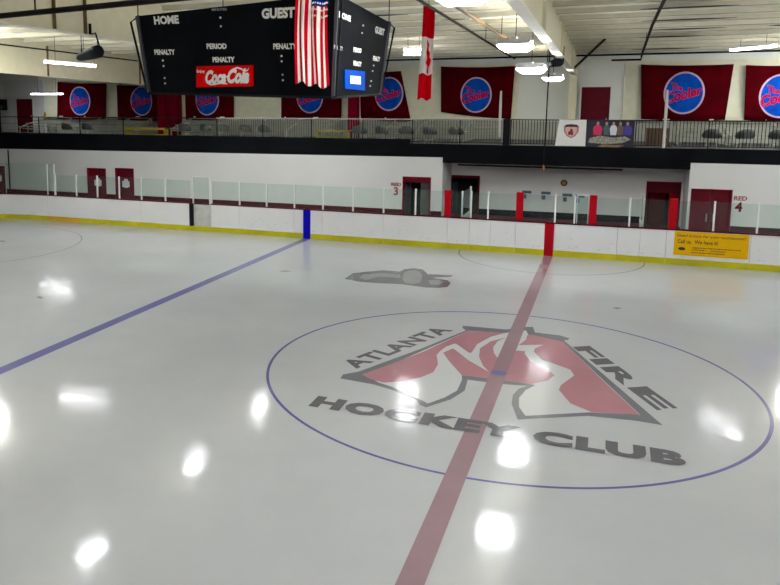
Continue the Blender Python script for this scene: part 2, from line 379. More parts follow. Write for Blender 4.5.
for x0, x1, l in edges:
    t = seg_panel(x0, x1, 'dasher_board', l, 'white rink board panels')
    if x0 == -9.7:
        MB().box(-9.295, -8.99, YB-.019, YB-.003, 0, 1.18).build('blue_stripe', M_BLUE, t)
    if x0 == -1.15:
        MB().box(-.165, .15, YB-.019, YB-.003, 0, 1.18).build('red_stripe', M_RED, t)
    # low grey scuffs from pucks
    sc = MB(); rnd = random.Random(int(x0*100))
    for k in range(int((x1-x0)*9)):
        x = x0+.1+rnd.random()*(x1-x0-.2); z = .3+rnd.random()**2*.45; w = .02+rnd.random()*.07; h = .008+rnd.random()*.02
        sc.add([(x-w, YB-.002, z), (x, YB-.002, z-h), (x+w, YB-.002, z+h*.3), (x, YB-.002, z+h)], [(0, 1, 2, 3)])
    if sc.v: sc.build('scuff_marks', M_SCUFF, t)['kind'] = 'stuff'

# yellow sign on the boards
Y = empty('yellow_sign', (5., YB-.01, .32), 'yellow advertising sign with black writing fixed to the boards', 'sign')
MB().box(3.92, 6.06, YB-.018, YB-.002, .34, 1.13).build('board', M_SIGNY, Y)
fy = YB-.021
def yt(body, x0, x1, z0, z1, bold=.01): text('lettering', body, (x0, fy, z0), (x1-x0, 0, 0), (0, 0, z1-z0), M_INK, Y, bold)
yt('Need tickets for your tournament?', 4.0, 5.98, .93, 1.05, .012)
yt('Call us.  We have it!', 4.02, 5.2, .74, .87, .02)
yt('www.', 4.5, 4.62, .58, .63)
for x0, x1, z in ((4.48, 5.85, .60), (4.45, 4.85, .53), (5.0, 5.42, .52), (4.45, 5.4, .44)):
    b = MB(); x = x0; rn = random.Random(3)
    while x < x1:
        w = .03+rn.random()*.06; b.add([(x, fy, z), (min(x+w, x1), fy, z), (min(x+w, x1), fy, z+.028), (x, fy, z+.028)], [(0, 1, 2, 3)]); x += w+.018
    b.build('small_print', M_INK, Y)
b = MB(); b.add([(4.16+.11*math.cos(a*math.pi/12), fy, .56+.055*math.sin(a*math.pi/12)) for a in range(24)], [tuple(range(24))]); b.build('emblem', M_INK, Y)

# ================================================================== glass and posts
posts = [-21.55, -20.37, -19.22, -18.05, -16.9, -15.69, -14.43, -13.45, -12.14, -10.92, -9.7, -8.49, -7.25, -6.03, -4.8, -3.6, -2.75, -2.14, -1.05, .15, .79, 1.37, 2.53, 3.83, 5.03, 6.26, 7.48, 8.7, 9.92, 11.14]
beside = {-21.55: 'left end of the straight side', -20.37: 'left of the left small maroon door', -19.22: 'in front of the left small maroon door', -18.05: 'in front of the right small maroon door',
 -16.9: 'right of the right small maroon door', -15.69: 'second left of the open board gate', -14.43: 'left side of the open board gate', -13.45: 'right side of the open board gate'}
red = {-3.6: 'leftmost thick red padded post on the boards beside the left open doorways', -1.05: 'thick red padded post on the boards left of the red stripe',
       1.37: 'thick red padded post on the boards right of the red stripe', 3.83: 'thick red padded post before the recessed maroon door'}
def beside_name(x):
    if x in beside: return beside[x]
    if x in red: return 'right of the '+{-3.6: 'leftmost', -1.05: 'second', 1.37: 'third', 3.83: 'rightmost'}[x]+' red padded post'
    if x < -9.2: return '%s section left of the blue stripe' % ordn(sum(1 for p in posts if x < p < -9.2))
    if x < -3.6: return '%s section right of the blue stripe' % ordn(sum(1 for p in posts if -9.2 < p < x))
    if x < 0: return '%s white post right of the leftmost red post' % ordn(sum(1 for p in posts if -3.6 < p < x and p not in red))
    if x < 3.8: return '%s white post right of the red stripe' % ordn(sum(1 for p in posts if 0 < p < x and p not in red))
    return '%s white post right of the rightmost red post' % ordn(sum(1 for p in posts if 3.83 < p < x))
for x in red:
    o = MB().box(x-.12, x+.12, YB+.0, YB+.13, 1.192, 2.2 if x > -3 else 2.16).build('padded_post', M_RED, bevel=.015)
    tag(o, red[x], 'post', 'red padded posts')
for a, e in zip(posts[:-1], posts[1:]):
    if a == -14.43: continue
    x0 = a+.12 if a in red else a-.028; x1 = e-.12 if e in red else e-.028
    t = empty('safety_glass', ((x0+x1)/2, YB+.06, 1.192), 'clear rink glass with white post, '+beside_name(a), 'rink glass', 'clear rink glass above the boards')
    if a not in red: MB().box(a-.028, a+.028, YB+.03, YB+.09, 1.192, 2.17).build('post', M_ALU, t, bevel=.004)
    MB().box(x0+(.056 if a not in red else .002), x1-.002, YB+.055, YB+.067, 1.192, 2.13).build('pane', GLASS, t)
# white framed door of the penalty box glass
t = empty('glass_door_frame', (1.05, YB+.2, 1.19), 'white framed glass door between two posts right of the red stripe', 'door')
MB().box(.84, .88, YB+.14, YB+.18, 1.19, 2.2).box(1.2, 1.24, YB+.14, YB+.18, 1.19, 2.2).box(.84, 1.24, YB+.14, YB+.18, 2.16, 2.2).build('frame', M_ALU, t)
MB().box(.88, 1.2, YB+.155, YB+.165, 1.19, 2.16).build('pane', GLASS, t)
# side glass of the boxes, running back from the boards
for x, l in ((-3.1, 'left'), (2.95, 'right')):
    t = empty('box_side_glass', (x, 14, 1.1), 'glass side screen of the players box, %s one, running back from the boards' % l, 'rink glass', 'side screens of the boxes')
    MB().box(x-.006, x+.006, 13.15, 14.9, 1.2, 2.1).build('pane', GLASS, t)
    MB().box(x-.03, x+.03, 14.9, 14.96, .5, 2.15).box(x-.03, x+.03, 13.12, 13.16, 1.2, 2.15).build('post', M_ALU, t)
    MB().box(x-.04, x+.04, 13.15, 14.9, .45, 1.2).build('panel', M_BOARD, t)

# ================================================================== lower walls
def wall(y0, y1, x0, x1, ztl, ztr, ops, mt):
    """a wall whose front is at y0, with doorways cut out of it"""
    b = MB(); xs = [x0]
    zt = lambda x: ztl+(ztr-ztl)*(x-x0)/(x1-x0)
    def piece(a, e, z0):
        vs = [(a, y0, z0), (e, y0, z0), (e, y0, zt(e)), (a, y0, zt(a)), (a, y1, z0), (e, y1, z0), (e, y1, zt(e)), (a, y1, zt(a))]
        b.add(vs, [(0, 1, 2, 3), (7, 6, 5, 4), (0, 4, 5, 1), (3, 2, 6, 7), (0, 3, 7, 4), (1, 5, 6, 2)])
    cur = x0
    for a, e, h in ops:
        piece(cur, a, -.05); piece(a, e, h); cur = e
    piece(cur, x1, -.05); return b
struct(wall(17, 17.25, -37, -4.63, 2.93, 3.10, [(-29.4, -28.25, 2.05), (-22.8, -21.75, 2.07), (-21.08, -20.07, 2.12), (-6.28, -5.16, 2.2)], M_WALLW).build('wall_left_lower', M_WALLW))
struct(wall(17, 17.25, 4.6, 22, 3.13, 3.1, [(4.74, 5.99, 2.13)], M_WALLW).build('wall_right_lower', M_WALLW))
struct(wall(19, 19.2, -6, 6, 3.2, 3.2, [(-4.61, -3.43, 2.16), (3.3, 4.46, 2.17)], M_WALLW).build('wall_recess', M_WALLW))
struct(MB().box(-4.83, -4.63, 17.25, 19, -.05, 3.1).build('wall_return_left', M_WALLW))
struct(MB().box(4.6, 4.74, 17.25, 19, -.05, 3.13).build('wall_return_right', M_WALLW))
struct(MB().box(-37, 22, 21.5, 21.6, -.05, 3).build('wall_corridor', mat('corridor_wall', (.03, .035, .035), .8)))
# base bands
struct(MB().box(-37, -29.45, 16.97, 17, 0, .82).box(-28.2, -22.86, 16.97, 17, 0, .82).box(-21.7, -21.13, 16.97, 17, 0, .82).box(-20.02, -6.33, 16.97, 17, 0, .82).box(-5.1, -4.63, 16.97, 17, 0, .82).build('baseboard_left', M_CAP))
struct(MB().box(6.05, 22, 16.97, 17, 0, .84).build('baseboard_right', mat('baseboard_dark', (.05, .01, .02), .5)))
struct(MB().box(-3.4, 3.27, 18.97, 19, 0, .76).build('baseboard_recess', M_BLACK))
# raised rubber floor behind the boards
struct(MB().box(-4.5, 4.5, 16.2, 18.9, -.05, .5).build('floor_platform', M_RUBBER))
# doors
def door(n, x0, x1, yw, h, lbl, kind='closed', sign=False, fm=M_MAROONL):
    t = empty('door_%d' % n, ((x0+x1)/2, yw, 0), lbl, None, None, 'structure')
    MB().box(x0-.05, x0+.01, yw-.03, yw+.2, 0, h+.05).box(x1-.01, x1+.05, yw-.03, yw+.2, 0, h+.05).box(x0-.05, x1+.05, yw-.03, yw+.2, h, h+.05).build('door_frame', fm, t)
    if kind == 'closed': MB().box(x0+.01, x1-.01, yw+.05, yw+.1, 0, h).build('door_leaf', M_MAROON, t)
    if kind == 'double':
        c = (x0+x1)/2
        for a, e in ((x0+.01, c-.01), (c+.01, x1-.01)):
            l = MB().box(a, e, yw+.05, yw+.1, 0, h-.0).build('door_leaf', M_MAROON, t)
            hx = e-.1 if a < c-.1 and e < c else a+.1
            MB().box(hx-.02, hx+.02, yw+.0, yw+.03, .95, 1.25).box(hx-.02, hx+.02, yw+.02, yw+.05, .95, .98).box(hx-.02, hx+.02, yw+.02, yw+.05, 1.22, 1.25).build('door_handle', M_GREY, l)
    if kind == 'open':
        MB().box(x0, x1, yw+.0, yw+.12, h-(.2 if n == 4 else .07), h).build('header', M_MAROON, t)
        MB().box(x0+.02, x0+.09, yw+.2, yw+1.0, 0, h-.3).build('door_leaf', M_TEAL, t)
    if kind == 'ajar':
        MB().box(x0, x1, yw+.0, yw+.12, h-.4, h).build('header', M_MAROON, t)
        MB().bar((x0+.1, yw+.12, .95), (x0+.72, yw+.6, .95), .05, 1.75).build('door_leaf', M_MAROON, t)
        MB().bar((x1-.08, yw+.1, .95), (x1-.35, yw+.0, .95), .05, 1.75).build('door_leaf', M_RED, t, bevel=.01)
    if sign:
        c = (x0+x1)/2; w = .22; b = MB(); k = 10
        b.box(c-.18, c+.24, yw+.03, yw+.048, 1.22, 1.52); b.box(c-.06, c+.14, yw+.025, yw+.045, 1.18, 1.62)
        b.build('notice', M_PAPER, t)
    return t
door(1, -29.4, -28.25, 17, 2.05, 'maroon door with white frame and notice at the far left edge', sign=True, fm=M_WHITE)
door(2, -22.8, -21.75, 17, 2.07, 'left of the pair of small maroon doors with notices', sign=True)
door(3, -21.08, -20.07, 17, 2.12, 'right of the pair of small maroon doors with notices', sign=True)
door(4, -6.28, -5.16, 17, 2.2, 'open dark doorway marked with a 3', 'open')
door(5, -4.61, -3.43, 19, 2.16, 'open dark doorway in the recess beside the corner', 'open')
door(6, 3.3, 4.46, 19, 2.17, 'maroon doorway in the recess with doors ajar', 'ajar')
door(7, 4.74, 5.99, 17, 2.13, 'maroon double door marked with a 4', 'double')
# wall numbers
def wtext(name, body, a, z0, z1, w, mt, y, bold, lbl):
    o = text('painted_number' if body.isdigit() else 'painted_word', body, (a, y, z0), (w, 0, 0), (0, 0, z1-z0), mt, None, bold)
    tag(o, lbl, 'wall lettering')
wtext('', 'RED', -6.83, 1.83, 1.97, .44, M_PRED, 16.985, .03, 'dark red word RED on the white wall left of the open doorway')
wtext('', '3', -6.72, 1.42, 1.78, .2, M_PRED, 16.985, .03, 'brownish painted number 3 left of the open doorway')
wtext('', 'RED', 6.1, 1.80, 1.96, .42, M_PRED, 16.985, .03, 'dark red word RED on the white wall right of the maroon double door')
wtext('', '4', 6.15, 1.38, 1.74, .24, M_MAROONL, 16.985, .04, 'dark red painted number 4 right of the maroon double door')
# round sign and small notices in the recess
t = empty('round_wall_sign', (.1, 18.97, 2.03), 'small round brown and yellow sign on the recess wall', 'sign')
MB().tube([(.1, 18.96, 2.03), (.1, 18.995, 2.03)], .14, 20).build('plate', M_BROWN, t)
MB().tube([(.1, 18.945, 2.03), (.1, 18.96, 2.03)], .07, 14).build('center', M_YEL, t)
for u, v, l in ((527, 193, 'right of the middle red post'), (546, 194, 'left of the post above the red stripe'), (567.5, 196, 'below the round sign'), (580, 197, 'behind the white framed glass door')):
    p = at(u, v, y=18.97); o = MB().box(p.x-.2, p.x+.18, 18.96, 18.99, p.z-.02, p.z+.1).box(p.x-.17, p.x-.02, 18.96, 18.99, p.z-.24, p.z-.06).build('wall_notice', mat('notice_ink', (.10, .16, .22), .5))
    tag(o, 'small dark blue notice on recess wall, '+l, 'notice', 'notices on the recess wall')
# corner joint pipe at far left
tag(MB().tube([(-27.93, 16.93, .8), (-27.93, 16.93, 2.93)], .035).build('wall_pipe', M_PIPE), 'thin dark vertical pipe on the white wall beside the leftmost maroon door', 'pipe')

# ================================================================== gallery
ZD = 3.62
struct(MB().box(-37, -4.5, 17.12, 24, 3.0, ZD).box(-4.5, 4.5, 17.02, 24, 2.88, ZD).box(4.5, 22, 17.12, 24, 3.0, ZD).build('trim_1', M_DECK), 'dark gallery deck')
struct(MB().box(-37, -6.05, 17.04, 17.075, 3.66, 3.84).box(-37, -4.63, 17.04, 17.12, 2.93, 3.66).box(-4.63, 4.6, 16.94, 17.02, 2.88, 3.66).box(4.6, 22, 17.04, 17.12, 3.0, 3.66).build('trim_2', M_FASCIA), 'black fascia along the gallery edge')
ZR = 4.66
spans = []
x = -36.5
while x < -15.4: spans.append((x, x+2.64)); x += 2.64
N1 = len(spans)
xs = [x, -13.0, -10.6, -8.2, -6.0, -4.0, -2.1]
spans += list(zip(xs[:-1], xs[1:]))
xs2 = [-2.1+.14, 0., 2.65, 5.1, 7.5, 9.9, 12.3]
NL = len(spans); spans += list(zip(xs2[:-1], xs2[1:]))
M_BALL = mat('baluster_grey', (.11, .11, .10), .5)
bal = {}
for i, (a, e) in enumerate(spans):
    wired = i < N1
    if wired: l = 'open black wire railing section of the gallery, %s from the left end' % ordn(i)
    elif i < NL: l = 'black picket railing section of the gallery, %s left of the thick black post' % ordn(NL-1-i)
    else: l = 'black picket railing section of the gallery, %s right of the thick black post' % ordn(i-NL)
    t = empty('railing_section', (a, 17.1, ZD+.04), l, 'railing', 'gallery railing sections')
    MB().box(a, e, 17.08, 17.13, ZR, ZR+.045).build('top_rail', M_BLACK if i >= NL or wired else M_GREY, t)
    MB().box(a+.001, a+.04, 17.085, 17.125, 3.66, ZR).build('post', M_BLACK, t)
    if wired:
        for z in (4.32, 3.98): MB().box(a, e, 17.1, 17.112, z, z+.012).build('wire', M_BLACK, t)
    else:
        MB().box(a, e, 17.09, 17.12, 3.72, 3.75).build('bottom_rail', M_BLACK, t)
        n = int((e-a)/.118); me = None
        for k in range(1, n+1):
            xx = a+(e-a)*k/(n+1)
            if me is None:
                o = MB().box(-.011, .011, -.011, .011, 3.74-ZD-.04, ZR-ZD-.04).build('baluster', M_BLACK if i >= NL else M_BALL, t, local=True); me = o
                o.location = (xx-a, .005, 0)
            else:
                o = me.copy(); COL.objects.link(o); o.parent = t; o.location = (xx-a, .005, 0)
tag(MB().box(-2.24, -1.98, 17.04, 17.2, 3.66, 4.72).build('railing_post', M_BLACK, bevel=.01), 'thick black post in the gallery railing', 'post')
for (x, z1, l) in ((-2.37, 5.83, 'left of the thick black railing post'), (3.65, 5.82, 'in front of the rightmost full maroon banner')):
    o = MB().tube([(x, 17.0, 4.0 if x < 0 else 3.67), (x, 17.0, z1-.5), (x, 17.0, z1)], [.055, .05, .035], 8).build('white_pole', mat('pole_offwhite', (.55, .54, .52), .6)); tag(o, 'thin white upright pole on the gallery edge, '+l, 'pole', 'white upright poles on the gallery edge')

# banners tied to the railing
t = empty('crest_sign', (.4, 17.0, 3.68), 'white square sign with red shield crest on the gallery railing', 'sign')
MB().add([(-.22, 17.0, 3.68), (.9, 17.0, 3.68), (.9, 17.0, 4.70), (-.1, 17.0, 4.70), (-.22, 17.03, 3.68), (.9, 17.03, 3.68), (.9, 17.03, 4.70), (-.1, 17.03, 4.70)], [(0, 1, 2, 3), (7, 6, 5, 4), (0, 4, 5, 1), (1, 5, 6, 2), (2, 6, 7, 3), (3, 7, 4, 0)]).build('board', M_WHITE, t)
def shield(cx, cz, w, h): return [(cx-w, cz+h*.75), (cx-w*.5, cz+h), (cx, cz+h*.85), (cx+w*.5, cz+h), (cx+w, cz+h*.75), (cx+w*.95, cz-h*.1), (cx+w*.55, cz-h*.7), (cx, cz-h), (cx-w*.55, cz-h*.7), (cx-w*.95, cz-h*.1)]
def yflat(name, poly, y, mt, par): b = MB(); b.add([(p[0], y, p[1]) for p in poly], [tuple(range(len(poly)))]); return b.build(name, mt, par)
sh = yflat('shield', shield(.36, 4.25, .28, .27), 16.994, mat('crest_red', (.50, .16, .16), .6), t)
yflat('shield_field', shield(.36, 4.23, .21, .2), 16.991, mat('crest_pink', (.72, .42, .40), .6), sh)
yflat('emblem', [(.26, 4.1), (.34, 4.12), (.42, 4.08), (.44, 4.2), (.40, 4.34), (.33, 4.36), (.31, 4.26), (.24, 4.22)], 16.988, mat('crest_dark', (.22, .03, .04), .6), sh)
yflat('top_band', [(.12, 4.42), (.60, 4.42), (.57, 4.51), (.36, 4.53), (.15, 4.51)], 16.987, M_INK, sh)
t = empty('team_banner', (1.75, 17.0, 3.63), 'dark banner printed with five players in coloured shirts on the gallery railing', 'banner')
MB().box(.92, 2.62, 17.0, 17.03, 3.62, 4.70).build('board', mat('banner_purple', (.015, .009, .03), .5, var=.5, scale=4), t)
M_SKIN = mat('print_skin', (.45, .25, .18), .6)
for k, (x, c, w) in enumerate(((1.32, (.65, .02, .12), .17), (1.63, (.06, .12, .12), .11), (1.88, (.72, .74, .85), .13), (2.12, (.16, .10, .08), .12), (2.37, (.06, .04, .32), .17))):
    p = yflat('printed_player', [(x-w*.8, 4.12), (x+w*.8, 4.12), (x+w, 4.36), (x+w*.75, 4.46), (x+.05, 4.5), (x-.05, 4.5), (x-w*.75, 4.46), (x-w, 4.36)], 16.996, mat('shirt_%s' % 'abcde'[k], c, .6), t)
    yflat('head', [(x+.05*math.cos(a*math.pi/6), 4.56+.07*math.sin(a*math.pi/6)) for a in range(12)], 16.994, M_SKIN, p)
yflat('pale_band', [(1.0, 3.82), (1.6, 3.78), (2.2, 3.82), (2.52, 3.96), (2.3, 4.08), (1.9, 4.02), (1.4, 4.1), (1.05, 4.0)], 16.995, mat('band_pale', (.30, .29, .24), .5, var=.7, scale=14), t)
yflat('gold_band', [(1.3, 3.66), (2.1, 3.66), (2.3, 3.74), (1.5, 3.76)], 16.995, mat('band_gold', (.25, .16, .08), .5, var=.5, scale=12), t)

# ---- back wall of the gallery
struct(MB().box(-37, 30, 24, 24.2, -.3, 8.6).build('wall_back', M_WALLU))
struct(MB().box(-37.2, -37, -24, 24.2, -.3, 8.6).build('wall_left', M_WALLU))
struct(MB().box(30, 30.2, -24, 24.2, -.3, 8.6).build('wall_right', M_WALLU))
struct(MB().box(-37.2, 30.2, -24.2, -24, -.3, 8.6).build('wall_front', M_WALLU))
struct(MB().box(-31.2, -2.45, 23.9, 24, 4.62, 7.25).box(2.25, 22, 23.9, 24, 4.6, 7.25).build('trim_3', M_CREAM), 'cream wall panelling behind the maroon banners')
struct(MB().box(-31.3, -2.4, 23.74, 24, 4.56, 4.66).box(-31.3, -2.4, 23.8, 24, 4.76, 4.80).box(2.2, 22, 23.74, 24, 4.56, 4.66).box(2.2, 22, 23.8, 24, 4.76, 4.82).box(2.2, 22, 23.82, 24, 7.2, 7.26).build('trim_4', M_CREAM), 'cream sill below the banners')
struct(MB().box(-31.2, 22, 23.93, 24, 3.62, 4.52).build('trim_5', mat('wall_low_grey', (.40, .41, .36), .8, var=.1)))
for n, (a, e, zt, l) in {8: (-33.58, -32.28, 5.71, 'tall maroon door on the gallery at the far left'), 9: (.43, 1.69, 6.12, 'maroon door on the gallery right of the central frame column')}.items():
    t = empty('door_%d' % n, (a, 23.95, ZD), l, None, None, 'structure')
    MB().box(a, e, 23.93, 23.99, ZD, zt).build('door_leaf', M_MAROON, t)
    MB().box(a-.07, a, 23.9, 23.99, ZD, zt+.07).box(e, e+.07, 23.9, 23.99, ZD, zt+.07).box(a-.07, e+.07, 23.9, 23.99, zt, zt+.07).build('door_frame', M_WALLW if n == 8 else M_WALLU, t)
    MB().box(e-.14, e-.1, 23.88, 23.93, ZD+.95, ZD+1.05).build('door_handle', M_GREY, t)

# ---- maroon banners
def wy(x, ph): return 23.70+.035*math.sin(x*3.1+ph)+.02*math.sin(x*7.3+2*ph)
BN = [((57, 82), (106, 83.5), (106, 119), (57, 118.5), (80, 101), 'leftmost maroon banner with blue oval logo on the gallery wall'),
      ((117, 85), (172, 85), (172, 121), (118, 119.5), (141.5, 101), 'second maroon banner from the left with blue oval logo'),
      ((182, 80), (234, 78), (234, 118.5), (182, 119.5), (207, 100), 'third maroon banner from the left, half hidden under the scoreboard'),
      ((281, 74), (342, 73), (341, 119), (281, 118.5), (310, 97), 'maroon banner hanging behind the scoreboard left of the red column'),
      ((357, 71), (401, 71), (411, 121), (357, 118), (389, 94), 'maroon banner with slanted right edge behind the right end of the scoreboard'),
      ((441, 66.5), (515, 66), (511, 119), (441, 112), (476, 95), 'maroon banner with blue oval logo just right of the red and white flag'),
      ((641, 64.5), (734, 64), (725, 120), (641, 119), (684, 93), 'large maroon banner with blue oval logo right of the gallery door'),
      ((746, 65), (812, 64), (806, 121), (744, 120), (781, 96), 'rightmost maroon banner, cut by the picture edge')]
for i, (TL, TR, BR, BL, C, l) in enumerate(BN):
    q = [at(u, v, y=23.7) for u, v in (TL, TR, BR, BL)]; ph = i*1.3
    t = empty('wall_banner', ((q[3].x+q[2].x)/2, 23.7, min(q[3].z, q[2].z)), l, 'banner', 'maroon banners on the gallery wall')
    nx, nz = 30, 8; vs = []; fs = []
    for layer in (0, 1):
        for j in range(nz+1):
            for k in range(nx+1):
                s, r = k/nx, j/nz
                p = (q[0]*(1-s)+q[1]*s)*(1-r)+(q[3]*(1-s)+q[2]*s)*r
                sag = -.05*math.sin(math.pi*s)*(1 if r < .01 else 0) - .05*math.sin(math.pi*s*1.0)*r
                vs.append((p.x, wy(p.x, ph)+.012*layer, p.z+sag))
    n0 = (nx+1)*(nz+1)
    for j in range(nz):
        for k in range(nx):
            a = j*(nx+1)+k; f = (a, a+1, a+nx+2, a+nx+1); fs.append(f); fs.append(tuple(n0+w for w in f[::-1]))
    rim = [k for k in range(nx+1)]+[j*(nx+1)+nx for j in range(1, nz+1)]+[nz*(nx+1)+k for k in range(nx-1, -1, -1)]+[j*(nx+1) for j in range(nz-1, 0, -1)]
    for a, e in zip(rim, rim[1:]+rim[:1]): fs.append((a, a+n0, e+n0, e))
    MB().add(vs, fs).build('cloth', M_BANNER, t, smooth=True)
    c = at(*C, y=23.7)
    def disc(name, rx, rz, dy, mt, par):
        vs = [(c.x, wy(c.x, ph)-dy, c.z)]; fs = []; n = 40; R = 6
        for r in range(1, R+1):
            for k in range(n):
                x = c.x+rx*r/R*math.cos(2*math.pi*k/n); vs.append((x, wy(x, ph)-dy, c.z+rz*r/R*math.sin(2*math.pi*k/n)))
        for k in range(n): fs.append((0, 1+k, 1+(k+1) % n))
        for r in range(R-1):
            for k in range(n): fs.append((1+r*n+k, 1+(r+1)*n+k, 1+(r+1)*n+(k+1) % n, 1+r*n+(k+1) % n))
        return MB().add(vs, fs).build(name, mt, par, smooth=True)
    s_ = 1.0 if i < 6 else 1.08
    e_ = disc('oval_logo', .76*s_, .87*s_, .008, M_BRING, t); tag(e_, 'blue oval logo with pale rim')
    disc('blue_field', .69*s_, .80*s_, .014, M_BDISC, e_)
    def wp(x0, z0, w, h, sl, dy):
        def f(u, v):
            x = c.x+x0*s_+w*s_*u; return V((x, wy(x, ph)-dy, c.z+z0*s_+h*s_*v*(1-.28*u)+sl*s_*u))
        return f
    text('lettering', 'Cooler', 0*V((0, 0, 0)), (1, 0, 0), (0, 0, 1), M_BTEXTB, e_, .075, warp=wp(-.70, -.50, 1.38, .56, .42, .018))
    text('lettering', 'Cooler', 0*V((0, 0, 0)), (1, 0, 0), (0, 0, 1), M_BTEXT, e_, .035, warp=wp(-.67, -.47, 1.32, .50, .42, .024))
    text('lettering', 'The', 0*V((0, 0, 0)), (1, 0, 0), (0, 0, 1), M_BTEXTB, e_, .07, warp=wp(-.50, .12, .46, .34, -.06, .018))
    text('lettering', 'The', 0*V((0, 0, 0)), (1, 0, 0), (0, 0, 1), M_BTEXT, e_, .03, warp=wp(-.47, .15, .40, .27, -.06, .024))

# ---- bleachers, seats and tables on the gallery
def bleacher(x0, x1, lbl):
    t = empty('bleacher', ((x0+x1)/2, 21.6, ZD), lbl, 'bleacher', 'metal bleachers on the gallery')
    for k in range(4):
        y = 20.6+k*.7; z = ZD+.42+k*.17
        MB().box(x0, x1, y, y+.26, z, z+.045).build('seat_plank', M_BLEACH, t, bevel=.005)
        if k: MB().box(x0, x1, y-.3, y-.08, z-.30, z-.26).build('foot_plank', M_BLEACH, t)
    n = max(2, int((x1-x0)/1.8))
    for k in range(n+1):
        x = x0+.1+(x1-x0-.2)*k/n
        MB().bar((x, 20.6, ZD+.02), (x, 23.0, ZD+.02), .05).bar((x, 20.73, ZD), (x, 20.73, ZD+.42), .05).bar((x, 22.83, ZD), (x, 22.83, ZD+.93), .05).bar((x, 20.7, ZD+.4), (x, 22.85, ZD+.91), .05).bar((x, 21.4, ZD), (x, 21.4, ZD+.58), .05).build('side_frame', M_BLEACH, t)
        if k < n:
            x2 = x0+.1+(x1-x0-.2)*(k+1)/n
            b = MB().bar((x, 20.72, ZD+.05), (x2, 20.72, ZD+.4), .03) if k % 2 else MB().bar((x, 20.72, ZD+.4), (x2, 20.72, ZD+.05), .03)
            b.build('cross_brace', M_BLEACH, t)
for a, e, l in ((-30.6, -26.2, 'grey metal bleacher below the leftmost banner'), (-25.9, -22.6, 'grey metal bleacher below the second banner from the left'),
                (-20.2, -15.8, 'grey metal bleacher below the third banner'), (-15.4, -11.3, 'grey metal bleacher left of the slim red column'), (-9.9, -6.6, 'grey metal bleacher right of the slim red column'),
                (-6.3, -2.6, 'grey metal bleacher left of the thick black railing post'), (4.3, 8.2, 'grey metal bleacher below the large right banner'), (8.5, 12.5, 'grey metal bleacher at the right picture edge')):
    bleacher(a, e, l)
def make_seat():
    t = empty('tub_chair', (0, 0, 0))
    vs = []; fs = []; n = 12
    for j, (r, zz) in enumerate(((.30, .38), (.36, .46), (.36, .62), (.34, .74))):
        for k in range(n+1):
            a = math.pi*k/n; rr = r
            h = zz if j < 2 else .46+(zz-.46)*math.sin(a)**.6 if math.sin(a) > 1e-3 else .47
            vs.append((rr*math.cos(a), rr*math.sin(a)*.8, h))
    for j in range(3):
        for k in range(n): a = j*(n+1)+k; fs.append((a, a+1, a+n+2, a+n+1))
    o = MB().add(vs, fs).build('backrest', M_CHAIR, t, local=True, smooth=True)
    sm = o.modifiers.new('thick', 'SOLIDIFY'); sm.thickness = .03
    MB().tube([(0, .0, .40), (0, .0, .45)], .29, 18).build('seat', M_CHAIR, t, local=True)
    for a in (.8, 2.34, 3.93, 5.5): MB().tube([(.2*math.cos(a), .2*math.sin(a), .40), (.27*math.cos(a), .27*math.sin(a), 0)], .015, 6).build('leg', M_GREY, t, local=True)
    return t
proto = make_seat(); first = True
seats = [-25.2, -24.0, -17.9, -16.8, -15.7, -14.6, -13.5, -8.8, -7.7, -6.6, -5.5, -4.4, 5.4, 6.5, 7.6, 8.7]
for k, x in enumerate(seats):
    o = proto if first else copy_tree(proto); first = False
    o.location = (x, 18.5+.15*(k % 2), ZD); o.rotation_euler.z = math.pi+random.uniform(-.3, .3)
    seg = 'behind the wire railing' if k < 2 else ('%s of the row left of the slim red column' % ordn(k-2) if k < 7 else ('%s of the row before the thick black post' % ordn(k-7) if k < 12 else '%s of the row at the right end' % ordn(k-12)))
    if k < 2: seg = ('left' if k == 0 else 'right')+' one of the pair '+seg
    tag(o, 'dark round-backed gallery seat, '+seg, 'chair', 'dark seats behind the gallery railing')
for (x0, x1, l) in ((-21.3, -18.9, 'yellow edged bench by the wide red column'), (-10.8, -9.2, 'yellow edged bench by the slim red column')):
    t = empty('yellow_bench', ((x0+x1)/2, 18.4, ZD), l, 'bench', 'yellow edged benches')
    MB().box(x0, x1, 18.2, 18.65, ZD+.46, ZD+.52).build('seat', M_BROWN, t)
    MB().box(x0-.01, x1+.01, 18.16, 18.2, ZD+.44, ZD+.54).box(x0, x1, 18.18, 18.21, ZD+.16, ZD+.21).build('edge_strip', M_YEL, t)
    for x in (x0+.08, x1-.08):
        MB().box(x-.03, x+.03, 18.22, 18.6, ZD, ZD+.46).build('leg', M_YEL, t)
t = empty('storage_cabinet', (3.57, 20., ZD), 'brown cabinet on the gallery behind the railing left of the right pole', 'cabinet')
MB().box(3.15, 4.0, 19.8, 20.3, ZD, ZD+.72).build('body', M_BROWN, t, bevel=.01)
for a, e in ((3.18, 3.56), (3.59, 3.97)):
    dd = MB().box(a, e, 19.78, 19.8, ZD+.04, ZD+.68).build('door', mat('cabinet_dark', (.09, .05, .03), .5), t)
    MB().box(a+.3, a+.32, 19.76, 19.78, ZD+.34, ZD+.44).build('handle', M_GREY, dd)
struct(MB().box(-34.6, -33.66, 23.94, 24, ZD, 6.9).box(-32.2, -31.4, 23.94, 24, ZD, 6.9).box(-33.66, -32.2, 23.94, 24, 5.8, 6.9).build('trim_6', M_WALLW))
